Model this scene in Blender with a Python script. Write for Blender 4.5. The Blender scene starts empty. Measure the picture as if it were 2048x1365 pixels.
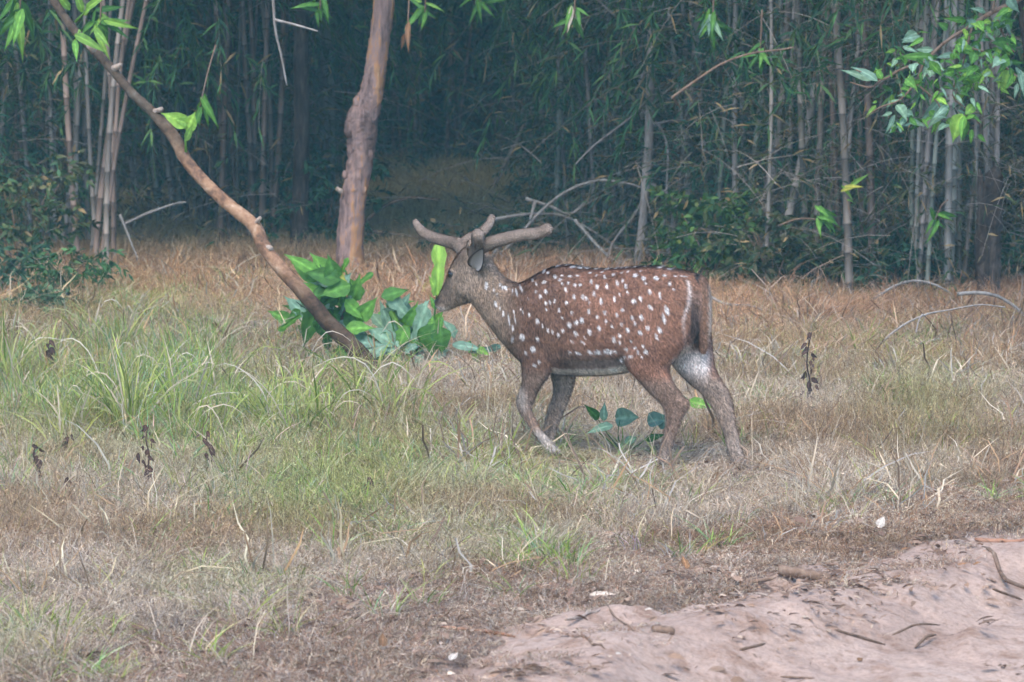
import bpy, math, random
import numpy as np
from mathutils import Vector, Matrix

random.seed(7)
rng = np.random.default_rng(11)
scene = bpy.context.scene
COL = scene.collection

# ------------------------------------------------------------------ camera
CAM_H = 2.2
F_PX = 6560.0                       # focal length in pixels of the 2048 px wide photograph
CX, CY, HORIZON = 1024.0, 682.5, 28.0
PITCH = math.atan((CY - HORIZON) / F_PX)
CAM = np.array([0.0, 0.0, CAM_H])
FWD = np.array([0, math.cos(PITCH), -math.sin(PITCH)])
UPV = np.array([0, math.sin(PITCH), math.cos(PITCH)])
RGT = np.array([1.0, 0, 0])
cam_data = bpy.data.cameras.new('camera')
cam_data.sensor_width = 36.0
cam_data.lens = 36.0 * F_PX / 2048.0
cam_data.clip_start = 0.1
cam_data.clip_end = 2000
cam_data.dof.use_dof = True
cam_data.dof.focus_distance = 16.0
cam_data.dof.aperture_fstop = 6.3
cam = bpy.data.objects.new('camera', cam_data)
cam.location = CAM
cam.rotation_euler = (math.pi / 2 - PITCH, 0, 0)
COL.objects.link(cam)
scene.camera = cam

# ------------------------------------------------------------------ light
SUN_EL, SUN_AZ = math.radians(56), math.radians(200)      # from behind the camera, slightly left
world = bpy.data.worlds.new('World')
scene.world = world
world.use_nodes = True
wn = world.node_tree.nodes
sky = wn.new('ShaderNodeTexSky')
sky.sky_type = 'NISHITA'
sky.sun_disc = False
sky.sun_elevation = SUN_EL
sky.sun_rotation = SUN_AZ
sky.air_density = 1.0
sky.dust_density = 1.0
sky.ozone_density = 3.0
world.node_tree.links.new(sky.outputs[0], wn['Background'].inputs[0])
wn['Background'].inputs[1].default_value = 0.15
sun_d = bpy.data.lights.new('sun', 'SUN')
sun_d.energy = 1.6
sun_d.angle = math.radians(40)
sun_d.color = (1.0, 0.89, 0.77)
sun = bpy.data.objects.new('sun', sun_d)
S_DIR = Vector((math.sin(SUN_AZ) * math.cos(SUN_EL), math.cos(SUN_AZ) * math.cos(SUN_EL), math.sin(SUN_EL)))
sun.rotation_euler = S_DIR.to_track_quat('Z', 'Y').to_euler()
sun.location = (0, 0, 20)
COL.objects.link(sun)
scene.view_settings.view_transform = 'Standard'
scene.view_settings.look = 'None'
scene.view_settings.gamma = 1.0
scene.view_settings.use_curve_mapping = False
scene.view_settings.exposure = 1.35
scene.cycles.use_denoising = True
scene.cycles.denoiser = 'OPENIMAGEDENOISE'
scene.cycles.denoising_input_passes = 'RGB_ALBEDO_NORMAL'
scene.cycles.denoising_prefilter = 'ACCURATE'
scene.cycles.use_adaptive_sampling = True
scene.cycles.adaptive_threshold = 0.035
scene.cycles.adaptive_min_samples = 24
scene.cycles.max_bounces = 4
scene.cycles.diffuse_bounces = 2
scene.cycles.transmission_bounces = 2
scene.cycles.transparent_max_bounces = 4
scene.cycles.volume_bounces = 0
scene.cycles.debug_use_spatial_splits = True
scene.cycles.sample_clamp_indirect = 4

# ------------------------------------------------------------------ pixel helpers
def ray(px, py):
    return FWD * F_PX + RGT * (px - CX) + UPV * (CY - py)
def G(px, py, z=0.0):
    d = ray(px, py); t = (z - CAM_H) / d[2]
    return CAM + d * t
def V(px, py, Y):
    d = ray(px, py); return CAM + d * (Y / d[1])
def project(P):
    P = np.atleast_2d(P) - CAM
    w = P @ FWD
    return np.stack([CX + F_PX * (P @ RGT) / w, CY - F_PX * (P @ UPV) / w], 1)
def sm(a, b, x):
    t = np.clip((x - a) / (b - a), 0, 1); return t * t * (3 - 2 * t)
_tab = np.random.default_rng(3).random((256, 256))
def vnoise(x, y):
    x = np.asarray(x, float); y = np.asarray(y, float)
    xi = np.floor(x).astype(int); yi = np.floor(y).astype(int)
    fx = x - xi; fy = y - yi
    fx = fx * fx * (3 - 2 * fx); fy = fy * fy * (3 - 2 * fy)
    g = lambda i, j: _tab[i % 256, j % 256]
    return (g(xi, yi) * (1 - fx) + g(xi + 1, yi) * fx) * (1 - fy) + (g(xi, yi + 1) * (1 - fx) + g(xi + 1, yi + 1) * fx) * fy
def fbm(x, y, o=4):
    s = 0; a = 0.5
    for k in range(o):
        s = s + a * vnoise(x * 2 ** k + 17 * k, y * 2 ** k + 31 * k); a *= 0.5
    return s

# ------------------------------------------------------------------ materials
def new_mat(name):
    m = bpy.data.materials.new(name); m.use_nodes = True
    nt = m.node_tree; return m, nt, nt.nodes, nt.links, nt.nodes['Principled BSDF']
def N(nt, typ, **kw):
    n = nt.nodes.new(typ)
    for k, v in kw.items(): setattr(n, k, v)
    return n
def mixc(nt, a, b, fac, blend='MIX'):
    n = nt.nodes.new('ShaderNodeMix'); n.data_type = 'RGBA'; n.blend_type = blend
    for i, v in ((0, fac), (6, a), (7, b)):
        if hasattr(v, 'is_linked') or isinstance(v, bpy.types.NodeSocket): nt.links.new(v, n.inputs[i])
        elif i == 0: n.inputs[0].default_value = v
        else: n.inputs[i].default_value = (*v, 1)
    return n.outputs[2]
def noise(nt, scale, detail=4, vec=None, rough=0.6):
    n = nt.nodes.new('ShaderNodeTexNoise'); n.inputs['Scale'].default_value = scale
    n.inputs['Detail'].default_value = detail; n.inputs['Roughness'].default_value = rough
    if vec: nt.links.new(vec, n.inputs['Vector'])
    return n
def ramp(nt, fac, stops):
    n = nt.nodes.new('ShaderNodeValToRGB'); nt.links.new(fac, n.inputs[0])
    el = n.color_ramp.elements
    while len(el) < len(stops): el.new(0.5)
    for e, (p, c) in zip(el, stops): e.position = p; e.color = (*c, 1)
    return n.outputs[0]
def bump(nt, h, strength, dist):
    b = nt.nodes.new('ShaderNodeBump'); b.inputs['Strength'].default_value = strength
    b.inputs['Distance'].default_value = dist; nt.links.new(h, b.inputs['Height']); return b.outputs[0]
def objcoord(nt, scale=(1, 1, 1), kind='Object'):
    t = nt.nodes.new('ShaderNodeTexCoord'); m = nt.nodes.new('ShaderNodeMapping')
    m.inputs['Scale'].default_value = scale; nt.links.new(t.outputs[kind], m.inputs[0]); return m.outputs[0]
def add_translucent(nt, p, colour, amount):
    tr = nt.nodes.new('ShaderNodeBsdfTranslucent'); mx = nt.nodes.new('ShaderNodeMixShader')
    nt.links.new(colour, tr.inputs[0]); mx.inputs[0].default_value = amount
    nt.links.new(p.outputs[0], mx.inputs[1]); nt.links.new(tr.outputs[0], mx.inputs[2])
    nt.links.new(mx.outputs[0], nt.nodes['Material Output'].inputs[0])

def mat_attr(name, rough=0.8, trans=0.0, tint=False, spec=0.2, var=0.25, scale=30):
    """colour from the mesh attribute Col, with fine procedural variation"""
    m, nt, nd, lk, p = new_mat(name)
    a = N(nt, 'ShaderNodeAttribute', attribute_name='Col')
    c = a.outputs['Color']
    if tint:
        t = N(nt, 'ShaderNodeAttribute', attribute_name='tint', attribute_type='INSTANCER')
        c = mixc(nt, c, t.outputs['Color'], 1.0, 'MULTIPLY')
    if var:
        n = noise(nt, scale, 3)
        g = ramp(nt, n.outputs['Fac'], [(0.25, (1 - var,) * 3), (0.75, (1 + var,) * 3)])
        c = mixc(nt, c, g, 1.0, 'MULTIPLY')
    lk.new(c, p.inputs['Base Color'])
    p.inputs['Roughness'].default_value = rough
    p.inputs['Specular IOR Level'].default_value = spec
    if trans: add_translucent(nt, p, c, trans)
    return m

def mat_culm(name, stops):
    m, nt, nd, lk, p = new_mat(name)
    oi = N(nt, 'ShaderNodeObjectInfo')
    base = ramp(nt, oi.outputs['Random'], stops)
    n = noise(nt, 6, 5, objcoord(nt, (1, 1, 0.25)))
    c = mixc(nt, base, ramp(nt, n.outputs['Fac'], [(0.3, (0.45, 0.45, 0.45)), (0.7, (1.25, 1.2, 1.15))]), 1.0, 'MULTIPLY')
    a = N(nt, 'ShaderNodeAttribute', attribute_name='Col')
    c = mixc(nt, c, a.outputs['Color'], 1.0, 'MULTIPLY')
    lk.new(c, p.inputs['Base Color']); p.inputs['Roughness'].default_value = 0.55
    p.inputs['Specular IOR Level'].default_value = 0.3
    return m

def mat_bark(name, stops, scale=9, stretch=0.25, bstr=0.7, bdist=0.02, rough=0.9):
    m, nt, nd, lk, p = new_mat(name)
    v = objcoord(nt, (1, 1, stretch))
    n = noise(nt, scale, 7, v, 0.65); n2 = noise(nt, scale * 4, 5, v, 0.7)
    mx = N(nt, 'ShaderNodeMath', operation='MULTIPLY_ADD'); lk.new(n2.outputs['Fac'], mx.inputs[0]); mx.inputs[1].default_value = 0.35
    lk.new(n.outputs['Fac'], mx.inputs[2])
    sb = N(nt, 'ShaderNodeMath', operation='SUBTRACT'); lk.new(mx.outputs[0], sb.inputs[0]); sb.inputs[1].default_value = 0.175
    lk.new(ramp(nt, sb.outputs[0], stops), p.inputs['Base Color'])
    lk.new(bump(nt, sb.outputs[0], bstr, bdist), p.inputs['Normal'])
    p.inputs['Roughness'].default_value = rough; p.inputs['Specular IOR Level'].default_value = 0.15
    return m

def mat_leaf(name, a, b, trans=0.35, rough=0.6, spec=0.2):
    m, nt, nd, lk, p = new_mat(name)
    n = noise(nt, 9, 5)
    c = ramp(nt, n.outputs['Fac'], [(0.3, a), (0.7, b)])
    at = N(nt, 'ShaderNodeAttribute', attribute_name='Col')
    c = mixc(nt, c, at.outputs['Color'], 1.0, 'MULTIPLY')
    oi = N(nt, 'ShaderNodeObjectInfo')
    c = mixc(nt, c, ramp(nt, oi.outputs['Random'], [(0, (0.72, 0.76, 0.8)), (1, (1.2, 1.15, 1.05))]), 1.0, 'MULTIPLY')
    lk.new(c, p.inputs['Base Color']); p.inputs['Roughness'].default_value = rough
    p.inputs['Specular IOR Level'].default_value = spec
    lk.new(bump(nt, noise(nt, 60, 3).outputs['Fac'], 0.25, 0.004), p.inputs['Normal'])
    if trans: add_translucent(nt, p, c, trans)
    return m

# ------------------------------------------------------------------ mesh helpers
def link(name, me, mat=None, parent=None):
    o = bpy.data.objects.new(name, me)
    COL.objects.link(o)
    if mat is not None and me is not None and not me.materials: me.materials.append(mat)
    if parent is not None: o.parent = parent
    return o
def tag(o, label=None, cat=None, group=None, kind=None):
    if label: o['label'] = label
    if cat: o['category'] = cat
    if group: o['group'] = group
    if kind: o['kind'] = kind
    return o
def empty(name, loc, label, cat, group=None):
    o = bpy.data.objects.new(name, None); o.location = Vector(loc); o.empty_display_size = 0.1
    COL.objects.link(o); return tag(o, label, cat, group)
def mesh_np(name, v, f, col=None, smooth=True):
    """v (n,3), f (m,k) all faces with the same corner count, col (n,3)"""
    v = np.asarray(v, np.float32).reshape(-1, 3); f = np.asarray(f, np.int32)
    me = bpy.data.meshes.new(name)
    me.vertices.add(len(v)); me.vertices.foreach_set('co', v.ravel())
    k = f.shape[1]
    me.loops.add(f.size); me.loops.foreach_set('vertex_index', f.ravel())
    me.polygons.add(len(f)); me.polygons.foreach_set('loop_start', np.arange(0, f.size, k, dtype=np.int32))
    me.update(calc_edges=True)
    if smooth: me.polygons.foreach_set('use_smooth', np.ones(len(f), bool))
    if col is not None:
        at = me.attributes.new('Col', 'FLOAT_COLOR', 'POINT')
        c = np.ones((len(v), 4), np.float32); c[:, :3] = col
        at.data.foreach_set('color', c.ravel())
    me.validate()
    return me
def join_np(parts):
    vs, fs, cs, o = [], [], [], 0
    for v, f, c in parts:
        v = np.asarray(v).reshape(-1, 3); vs.append(v); fs.append(np.asarray(f) + o)
        cs.append(np.broadcast_to(np.asarray(c, float), (len(v), 3))); o += len(v)
    return np.concatenate(vs), np.concatenate(fs), np.concatenate(cs)

def ribbons(P, W, S, C):
    """P (N,K,3) centre lines, W (N,K) half widths, S (N,3) or (N,K,3) side vectors, C (N,3) colours -> quads"""
    n, k, _ = P.shape
    if S.ndim == 2: S = S[:, None, :]
    L = P - S * W[:, :, None]; R = P + S * W[:, :, None]
    v = np.stack([L, R], 2).reshape(-1, 3)
    idx = np.arange(n)[:, None] * 2 * k + 2 * np.arange(k - 1)[None, :]
    f = np.stack([idx, idx + 1, idx + 3, idx + 2], -1).reshape(-1, 4)
    c = np.repeat(C, 2 * k, 0) if C.ndim == 2 else np.repeat(C.reshape(-1, 3), 2, 0)
    return v, f, c

def unit(a):
    a = np.asarray(a, float); return a / (np.linalg.norm(a, axis=-1, keepdims=True) + 1e-12)
def tube_np(path, rad, sides=8, col=(1, 1, 1), rough=0.0, seed=0, cap=True):
    path = np.asarray(path, float); rad = np.asarray(rad, float) * np.ones(len(path))
    T = unit(np.gradient(path, axis=0))
    ref = np.array([0, 0, 1.0]) if abs(T[0][2]) < 0.9 else np.array([1.0, 0, 0])
    u = unit(np.cross(T[0], ref)); v = []; r_ = np.random.default_rng(seed)
    ang = np.linspace(0, 2 * math.pi, sides, endpoint=False)
    for i, (p, t) in enumerate(zip(path, T)):
        u = unit(u - t * np.dot(u, t)); w = np.cross(t, u)
        rr = rad[i] * (1 + rough * r_.normal(size=sides))
        v.append(p + np.outer(np.cos(ang) * rr, u) + np.outer(np.sin(ang) * rr, w))
    v = np.concatenate(v); k = len(path)
    a = np.arange(sides); b = (a + 1) % sides
    f = np.concatenate([np.stack([i * sides + a, i * sides + b, (i + 1) * sides + b, (i + 1) * sides + a], 1) for i in range(k - 1)])
    if cap:
        n0 = len(v); v = np.concatenate([v, [path[0], path[-1]]])
        f = np.concatenate([f, np.stack([b, a, np.full(sides, n0), np.full(sides, n0)], 1)[:, [0, 1, 2, 2]],
                            np.stack([(k - 1) * sides + a, (k - 1) * sides + b, np.full(sides, n0 + 1), np.full(sides, n0 + 1)], 1)])
    c = np.broadcast_to(np.asarray(col, float), (len(v), 3))
    return v, f, c
def tidy(f):   # quads with a repeated corner become triangles: split everything to triangles
    t = np.concatenate([f[:, [0, 1, 2]], f[:, [0, 2, 3]]])
    return t[(t[:, 0] != t[:, 1]) & (t[:, 1] != t[:, 2]) & (t[:, 0] != t[:, 2])]
def resample(pts, n):
    """Catmull-Rom through pts (m,d) -> n samples"""
    pts = np.asarray(pts, float); m = len(pts)
    P = np.concatenate([[2 * pts[0] - pts[1]], pts, [2 * pts[-1] - pts[-2]]])
    t = np.linspace(0, m - 1 - 1e-9, n); i = t.astype(int); u = (t - i)[:, None]
    p0, p1, p2, p3 = P[i], P[i + 1], P[i + 2], P[i + 3]
    return 0.5 * (2 * p1 + (p2 - p0) * u + (2 * p0 - 5 * p1 + 4 * p2 - p3) * u ** 2 + (3 * p1 - p0 - 3 * p2 + p3) * u ** 3)
def tube_mesh(name, path, rad, sides=8, col=(1, 1, 1), rough=0.0, n=None, seed=0):
    q = np.concatenate([np.asarray(path, float), (np.asarray(rad, float) * np.ones(len(path)))[:, None]], 1)
    if n: q = resample(q, n)
    v, f, c = tube_np(q[:, :3], q[:, 3], sides, col, rough, seed)
    return mesh_np(name, v, tidy(f), c)

# ------------------------------------------------------------------ terrain
EDGE_PX = [(700, 1400), (830, 1350), (900, 1303), (1010, 1268), (1130, 1245), (1290, 1215), (1430, 1185), (1570, 1150), (1720, 1118), (1880, 1085), (2048, 1052), (2300, 1005)]
EDGE = np.array([G(*p)[:2] for p in EDGE_PX])
d0 = unit(EDGE[0] - EDGE[3]); d1 = unit(EDGE[-1] - EDGE[-4])
EDGE = np.concatenate([[EDGE[0] + d0 * 40], EDGE, [EDGE[-1] + d1 * 60]])
def edge_dist(x, y):
    """signed distance to the road's edge: positive on the road"""
    p = np.stack([np.ravel(x), np.ravel(y)], 1); best = np.full(len(p), 1e9); sg = np.zeros(len(p))
    for a, b in zip(EDGE[:-1], EDGE[1:]):
        ab = b - a; t = np.clip(((p - a) @ ab) / (ab @ ab), 0, 1)
        q = p - (a + t[:, None] * ab); d = np.hypot(q[:, 0], q[:, 1])
        s = ab[0] * (p[:, 1] - a[1]) - ab[1] * (p[:, 0] - a[0])
        m = d < best; best[m] = d[m]; sg[m] = s[m]
    return np.where(sg < 0, best, -best).reshape(np.shape(x))
def base_z(x, y):
    return 0.05 * (fbm(x * 0.6 + 5, y * 0.6, 3) - 0.44) + 0.02 * (fbm(x * 3, y * 3 + 9, 3) - 0.44)
def ground_z(x, y):
    e = edge_dist(x, y)
    far = sm(6.0, 6.4, e)
    return base_z(x, y) - (0.10 * sm(-0.05, 0.35, e) + 0.25 * sm(0.5, 1.1, e)) * (1 - far)
def gz(x, y): return float(ground_z(np.array([x]), np.array([y]))[0])
def on_ground(px, py):
    p = G(px, py)
    for _ in range(3): p = G(px, py, gz(p[0], p[1]))
    return p
def road_z(x, y):
    e = edge_dist(x, y)
    n = fbm(x * 2.2 + 3, y * 2.2 + 8, 4) - 0.44
    n2 = fbm(x * 9 + 1, y * 9 + 4, 3) - 0.44
    lift = -0.03 + 0.075 * sm(-0.12, 0.25, e + 0.5 * n)                 # rises out of the ground along a ragged line
    bank = 0.06 * np.exp(-((e - 0.55 - 0.35 * n) / 0.22) ** 2)           # ridge thrown up by wheels
    rut = -0.10 * sm(0.6, 1.0, e + 0.5 * n) * (1 - sm(2.0, 2.6, e))
    step = 0.05 * sm(0.0, 0.06, fbm(x * 1.1 + 40, y * 1.1, 3) - 0.5) * (1 - sm(0.9, 1.3, e))
    treads = 0.011 * np.sin((e * 1.0 + 0.12 * n) * 60) * sm(1.2, 1.5, e) * (1 - sm(2.0, 2.4, e))
    out = -0.35 * sm(5.6, 6.2, e)
    return base_z(x, y) - 0.045 + lift + bank + rut + step + treads + 0.06 * n * sm(0, .3, e) + 0.03 * n2 * sm(2.4, .5, e) + 0.018 * (np.abs(fbm(x * 5 + 2, y * 5, 4) - .45) * -4 + .5) * sm(2.2, .8, e) + out

def grid(xs, ys, zf):
    X, Y = np.meshgrid(xs, ys); Z = zf(X, Y)
    v = np.stack([X, Y, Z], -1).reshape(-1, 3); nx, ny = len(xs), len(ys)
    i = (np.arange(ny - 1)[:, None] * nx + np.arange(nx - 1)[None, :]).ravel()
    return v, np.stack([i, i + 1, i + nx + 1, i + nx], 1)
def spaced(lo, a, b, hi, fine, growth=1.25):
    mid = list(np.arange(a, b + fine / 2, fine)); out = list(mid); s = fine; x = mid[-1]
    while x < hi: s *= growth; x += s; out.append(x)
    s = fine; x = mid[0]
    while x > lo: s *= growth; x -= s; out.insert(0, x)
    return np.array(out)

gm, nt, nd, lk, p = new_mat('forest_soil')
n1 = noise(nt, 1.3, 6, objcoord(nt)); n2 = noise(nt, 14, 8, objcoord(nt), 0.75)
c = ramp(nt, n1.outputs['Fac'], [(0.32, (0.21, 0.16, 0.135)), (0.5, (0.29, 0.225, 0.19)), (0.68, (0.32, 0.27, 0.225))])
c = mixc(nt, c, ramp(nt, n2.outputs['Fac'], [(0.3, (0.45, 0.42, 0.4)), (0.7, (1.35, 1.3, 1.25))]), 1.0, 'MULTIPLY')
lk.new(c, p.inputs['Base Color']); p.inputs['Roughness'].default_value = 0.95
p.inputs['Specular IOR Level'].default_value = 0.1
lk.new(bump(nt, n2.outputs['Fac'], 0.8, 0.03), p.inputs['Normal'])
v, f = grid(spaced(-600, -5, 5, 600, 0.09), spaced(-300, 8.5, 26, 900, 0.09), ground_z)
tag(link('ground', mesh_np('ground', v, f), gm), 'dry forest floor of brown soil under the grass', 'ground', kind='structure')

rm, nt, nd, lk, p = new_mat('road_sand')
n1 = noise(nt, 1.8, 6, objcoord(nt)); n2 = noise(nt, 45, 6, objcoord(nt), 0.8); n3 = noise(nt, 7, 6, objcoord(nt), 0.7)
c = ramp(nt, n1.outputs['Fac'], [(0.3, (0.34, 0.25, 0.205)), (0.5, (0.415, 0.31, 0.255)), (0.7, (0.47, 0.365, 0.305))])
c = mixc(nt, c, ramp(nt, n2.outputs['Fac'], [(0.3, (0.6, 0.56, 0.53)), (0.5, (1, 1, 1)), (0.7, (1.22, 1.2, 1.18))]), 1.0, 'MULTIPLY')
c = mixc(nt, c, ramp(nt, n3.outputs['Fac'], [(0.34, (0.70, 0.61, 0.54)), (0.5, (1, 1, 1)), (0.66, (1.1, 1.08, 1.06))]), 1.0, 'MULTIPLY')
lk.new(c, p.inputs['Base Color']); p.inputs['Roughness'].default_value = 0.95
p.inputs['Specular IOR Level'].default_value = 0.1
bm = N(nt, 'ShaderNodeMath', operation='MULTIPLY_ADD'); lk.new(n3.outputs['Fac'], bm.inputs[0]); bm.inputs[1].default_value = 2.2; lk.new(n2.outputs['Fac'], bm.inputs[2])
lk.new(bump(nt, bm.outputs[0], 0.6, 0.012), p.inputs['Normal'])
# the road sheet follows its edge: s along the edge, e across
sA = np.concatenate([np.linspace(-38, -1, 60), np.arange(-0.97, 9.2, 0.035), np.linspace(9.3, 40, 50)])
seg = np.hypot(*np.diff(EDGE, axis=0).T); cum = np.concatenate([[0], np.cumsum(seg)]) - 40.0
ex = np.interp(sA, cum, EDGE[:, 0]); ey = np.interp(sA, cum, EDGE[:, 1])
kern = np.ones(41) / 41
tn = unit(np.array([EDGE[-4] - EDGE[3]]))[0]; nr = np.array([tn[1], -tn[0]])
eA = np.concatenate([np.arange(-0.5, 3.0, 0.035), np.linspace(3.05, 6.5, 30)])
X = ex[None, :] + nr[0] * eA[:, None]; Y = ey[None, :] + nr[1] * eA[:, None]
Z = road_z(X, Y)
v = np.stack([X, Y, Z], -1).reshape(-1, 3); nx, ny = len(sA), len(eA)
i = (np.arange(ny - 1)[:, None] * nx + np.arange(nx - 1)[None, :]).ravel()
tag(link('dirt_road', mesh_np('dirt_road', v, np.stack([i, i + nx, i + nx + 1, i + 1], 1)), rm), 'pinkish sandy dirt track with crumbling bank and wheel ruts', 'road', kind='structure')
def surf_z(x, y):
    x = np.asarray(x, float); y = np.asarray(y, float)
    return np.maximum(ground_z(x, y), np.where(edge_dist(x, y) > -0.5, road_z(x, y), -1))
def on_surface(px, py):
    p = G(px, py)
    for _ in range(4): p = G(px, py, float(surf_z(np.array([p[0]]), np.array([p[1]]))[0]))
    return p

# ------------------------------------------------------------------ instanced stuff
def scatter(name, protos, pos, rot, scl, idx, tint, label, cat, mat):
    """points with attributes; a geometry-node tree puts a small shared mesh on each"""
    coll = bpy.data.collections.new(name + '_pieces')
    for k, me in enumerate(protos):
        if not me.materials: me.materials.append(mat)
        o = bpy.data.objects.new('%s_piece_%02d' % (name, k), me); coll.objects.link(o)
    me = bpy.data.meshes.new(name); n = len(pos)
    me.vertices.add(n); me.vertices.foreach_set('co', np.asarray(pos, np.float32).ravel())
    for nm, typ, key, dat in (('rot', 'FLOAT_VECTOR', 'vector', rot), ('scl', 'FLOAT_VECTOR', 'vector', scl), ('idx', 'INT', 'value', idx), ('tint', 'FLOAT_COLOR', 'color', tint)):
        a = me.attributes.new(nm, typ, 'POINT')
        dat = np.asarray(dat, np.int32 if typ == 'INT' else np.float32)
        if nm == 'tint': dat = np.concatenate([dat, np.ones((n, 1), np.float32)], 1)
        a.data.foreach_set(key, dat.ravel())
    o = link(name, me, mat)
    ng = bpy.data.node_groups.new(name + '_nodes', 'GeometryNodeTree')
    ng.interface.new_socket('Geometry', in_out='INPUT', socket_type='NodeSocketGeometry')
    ng.interface.new_socket('Geometry', in_out='OUTPUT', socket_type='NodeSocketGeometry')
    gi = ng.nodes.new('NodeGroupInput'); go = ng.nodes.new('NodeGroupOutput')
    ci = ng.nodes.new('GeometryNodeCollectionInfo'); ci.inputs['Collection'].default_value = coll
    ci.inputs['Separate Children'].default_value = True; ci.inputs['Reset Children'].default_value = True
    ip = ng.nodes.new('GeometryNodeInstanceOnPoints'); ip.inputs['Pick Instance'].default_value = True
    def att(nm, typ):
        a = ng.nodes.new('GeometryNodeInputNamedAttribute'); a.data_type = typ; a.inputs[0].default_value = nm; return a.outputs[0]
    er = ng.nodes.new('FunctionNodeEulerToRotation')
    ng.links.new(att('rot', 'FLOAT_VECTOR'), er.inputs[0])
    ng.links.new(gi.outputs[0], ip.inputs['Points']); ng.links.new(ci.outputs[0], ip.inputs['Instance'])
    ng.links.new(att('idx', 'INT'), ip.inputs['Instance Index']); ng.links.new(er.outputs[0], ip.inputs['Rotation'])
    ng.links.new(att('scl', 'FLOAT_VECTOR'), ip.inputs['Scale']); ng.links.new(ip.outputs[0], go.inputs[0])
    md = o.modifiers.new('scatter', 'NODES'); md.node_group = ng
    return tag(o, label, cat, kind='stuff')

def blades(n, r, h, lean, w, cols, seed, k=4, seeds=0.0, kink=0.0):
    """a tuft: n bent blades growing from a disc of radius r"""
    g = np.random.default_rng(seed)
    a = g.random(n) * 2 * math.pi; rr = r * np.sqrt(g.random(n))
    base = np.stack([np.cos(a) * rr, np.sin(a) * rr, np.zeros(n) - 0.01], 1)
    b = a + g.normal(0, 0.9, n); d = np.stack([np.cos(b), np.sin(b), np.zeros(n)], 1)
    H = g.uniform(*h, n); L = H * g.uniform(*lean, n); Wd = g.uniform(*w, n) / 2
    t = np.linspace(0, 1, k)
    up = (t[None] - 0.35 * (L / H)[:, None] * t[None] ** 2.5) * H[:, None]
    out = (t[None] ** 1.7) * L[:, None]
    P = base[:, None, :] + d[:, None, :] * out[..., None] + np.array([0, 0, 1.0]) * up[..., None]
    if kink: P[:, 1:] += g.normal(0, kink, (n, k - 1, 3))
    prof = np.array([0.8, 1, 0.8, 0.12]) if k == 4 else np.interp(t, [0, .3, .7, 1], [0.8, 1, 0.8, 0.1])
    sa = g.random(n) * math.pi; S = np.stack([np.cos(sa), np.sin(sa), np.zeros(n)], 1)
    C = np.array(cols)[g.integers(0, len(cols), n)] * g.uniform(0.7, 1.3, (n, 1))
    parts = [ribbons(P, Wd[:, None] * prof[None], S, C)]
    if seeds:     # specks of seed along the upper half of the stems
        m = int(n * seeds); j = g.integers(0, n, m); u = g.uniform(1.2, k - 1.001, m); i0 = u.astype(int); fr = (u - i0)[:, None]
        q = P[j, i0] * (1 - fr) + P[j, i0 + 1] * fr + g.normal(0, 0.007, (m, 3))
        dr = unit(g.normal(size=(m, 3))); ln = g.uniform(0.003, 0.009, m)[:, None]
        PP = np.stack([q - dr * ln, q, q + dr * ln], 1)
        WW = np.stack([np.full(m, .0004), g.uniform(.0009, .0022, m), np.full(m, .0004)], 1)
        parts.append(ribbons(PP, WW, unit(np.cross(dr, g.normal(size=(m, 3)))), C[j] * g.uniform(0.6, 1.25, (m, 1))))
    v, f, c = join_np(parts)
    return mesh_np('tuft', v, f, c)

STRAW = (0.61, 0.51, 0.38); PALE = (0.72, 0.65, 0.54); BROWN = (0.29, 0.21, 0.155); RUST = (0.40, 0.26, 0.18)
GREY = (0.47, 0.44, 0.41); GREEN = (0.19, 0.27, 0.055); LGREEN = (0.40, 0.46, 0.13); BLUEG = (0.25, 0.36, 0.17)
grass_mat = mat_attr('grass_blades', 0.75, 0.3, tint=True, var=0.2, scale=8)

def gauss(px, py, cx, cy, sx, sy): return np.exp(-((px - cx) / sx) ** 2 - ((py - cy) / sy) ** 2)
def region(px, py):
    """where the photograph's meadow is green, tall or bare"""
    g = 0.8 * gauss(px, py, 130, 820, 260, 95) + 0.6 * gauss(px, py, 480, 850, 260, 110) + 0.95 * gauss(px, py, 640, 1015, 170, 60)
    g += 0.55 * gauss(px, py, 880, 930, 260, 80) + 0.35 * gauss(px, py, 1180, 970, 160, 45) + 0.45 * gauss(px, py, 1850, 800, 130, 130)
    g += 0.3 * gauss(px, py, 1560, 720, 110, 80) + 0.5 * gauss(px, py, 10, 1290, 70, 60) + 0.4 * gauss(px, py, 440, 1180, 130, 40) + 0.3 * gauss(px, py, 960, 1090, 200, 50)
    g += 0.5 * gauss(px, py, 230, 640, 230, 50)
    return np.clip(g, 0, 1)
def sample_area(ymin, ymax, dens, margin=1.6):
    ys = np.arange(ymin, ymax, 0.5); out = []
    for y0 in ys:
        hw = 0.158 * (y0 + 0.5) + margin; n = rng.poisson(dens(y0) * hw * 2 * 0.5)
        out.append(np.stack([rng.uniform(-hw, hw, n), rng.uniform(y0, y0 + 0.5, n)], 1))
    return np.concatenate(out)

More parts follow.
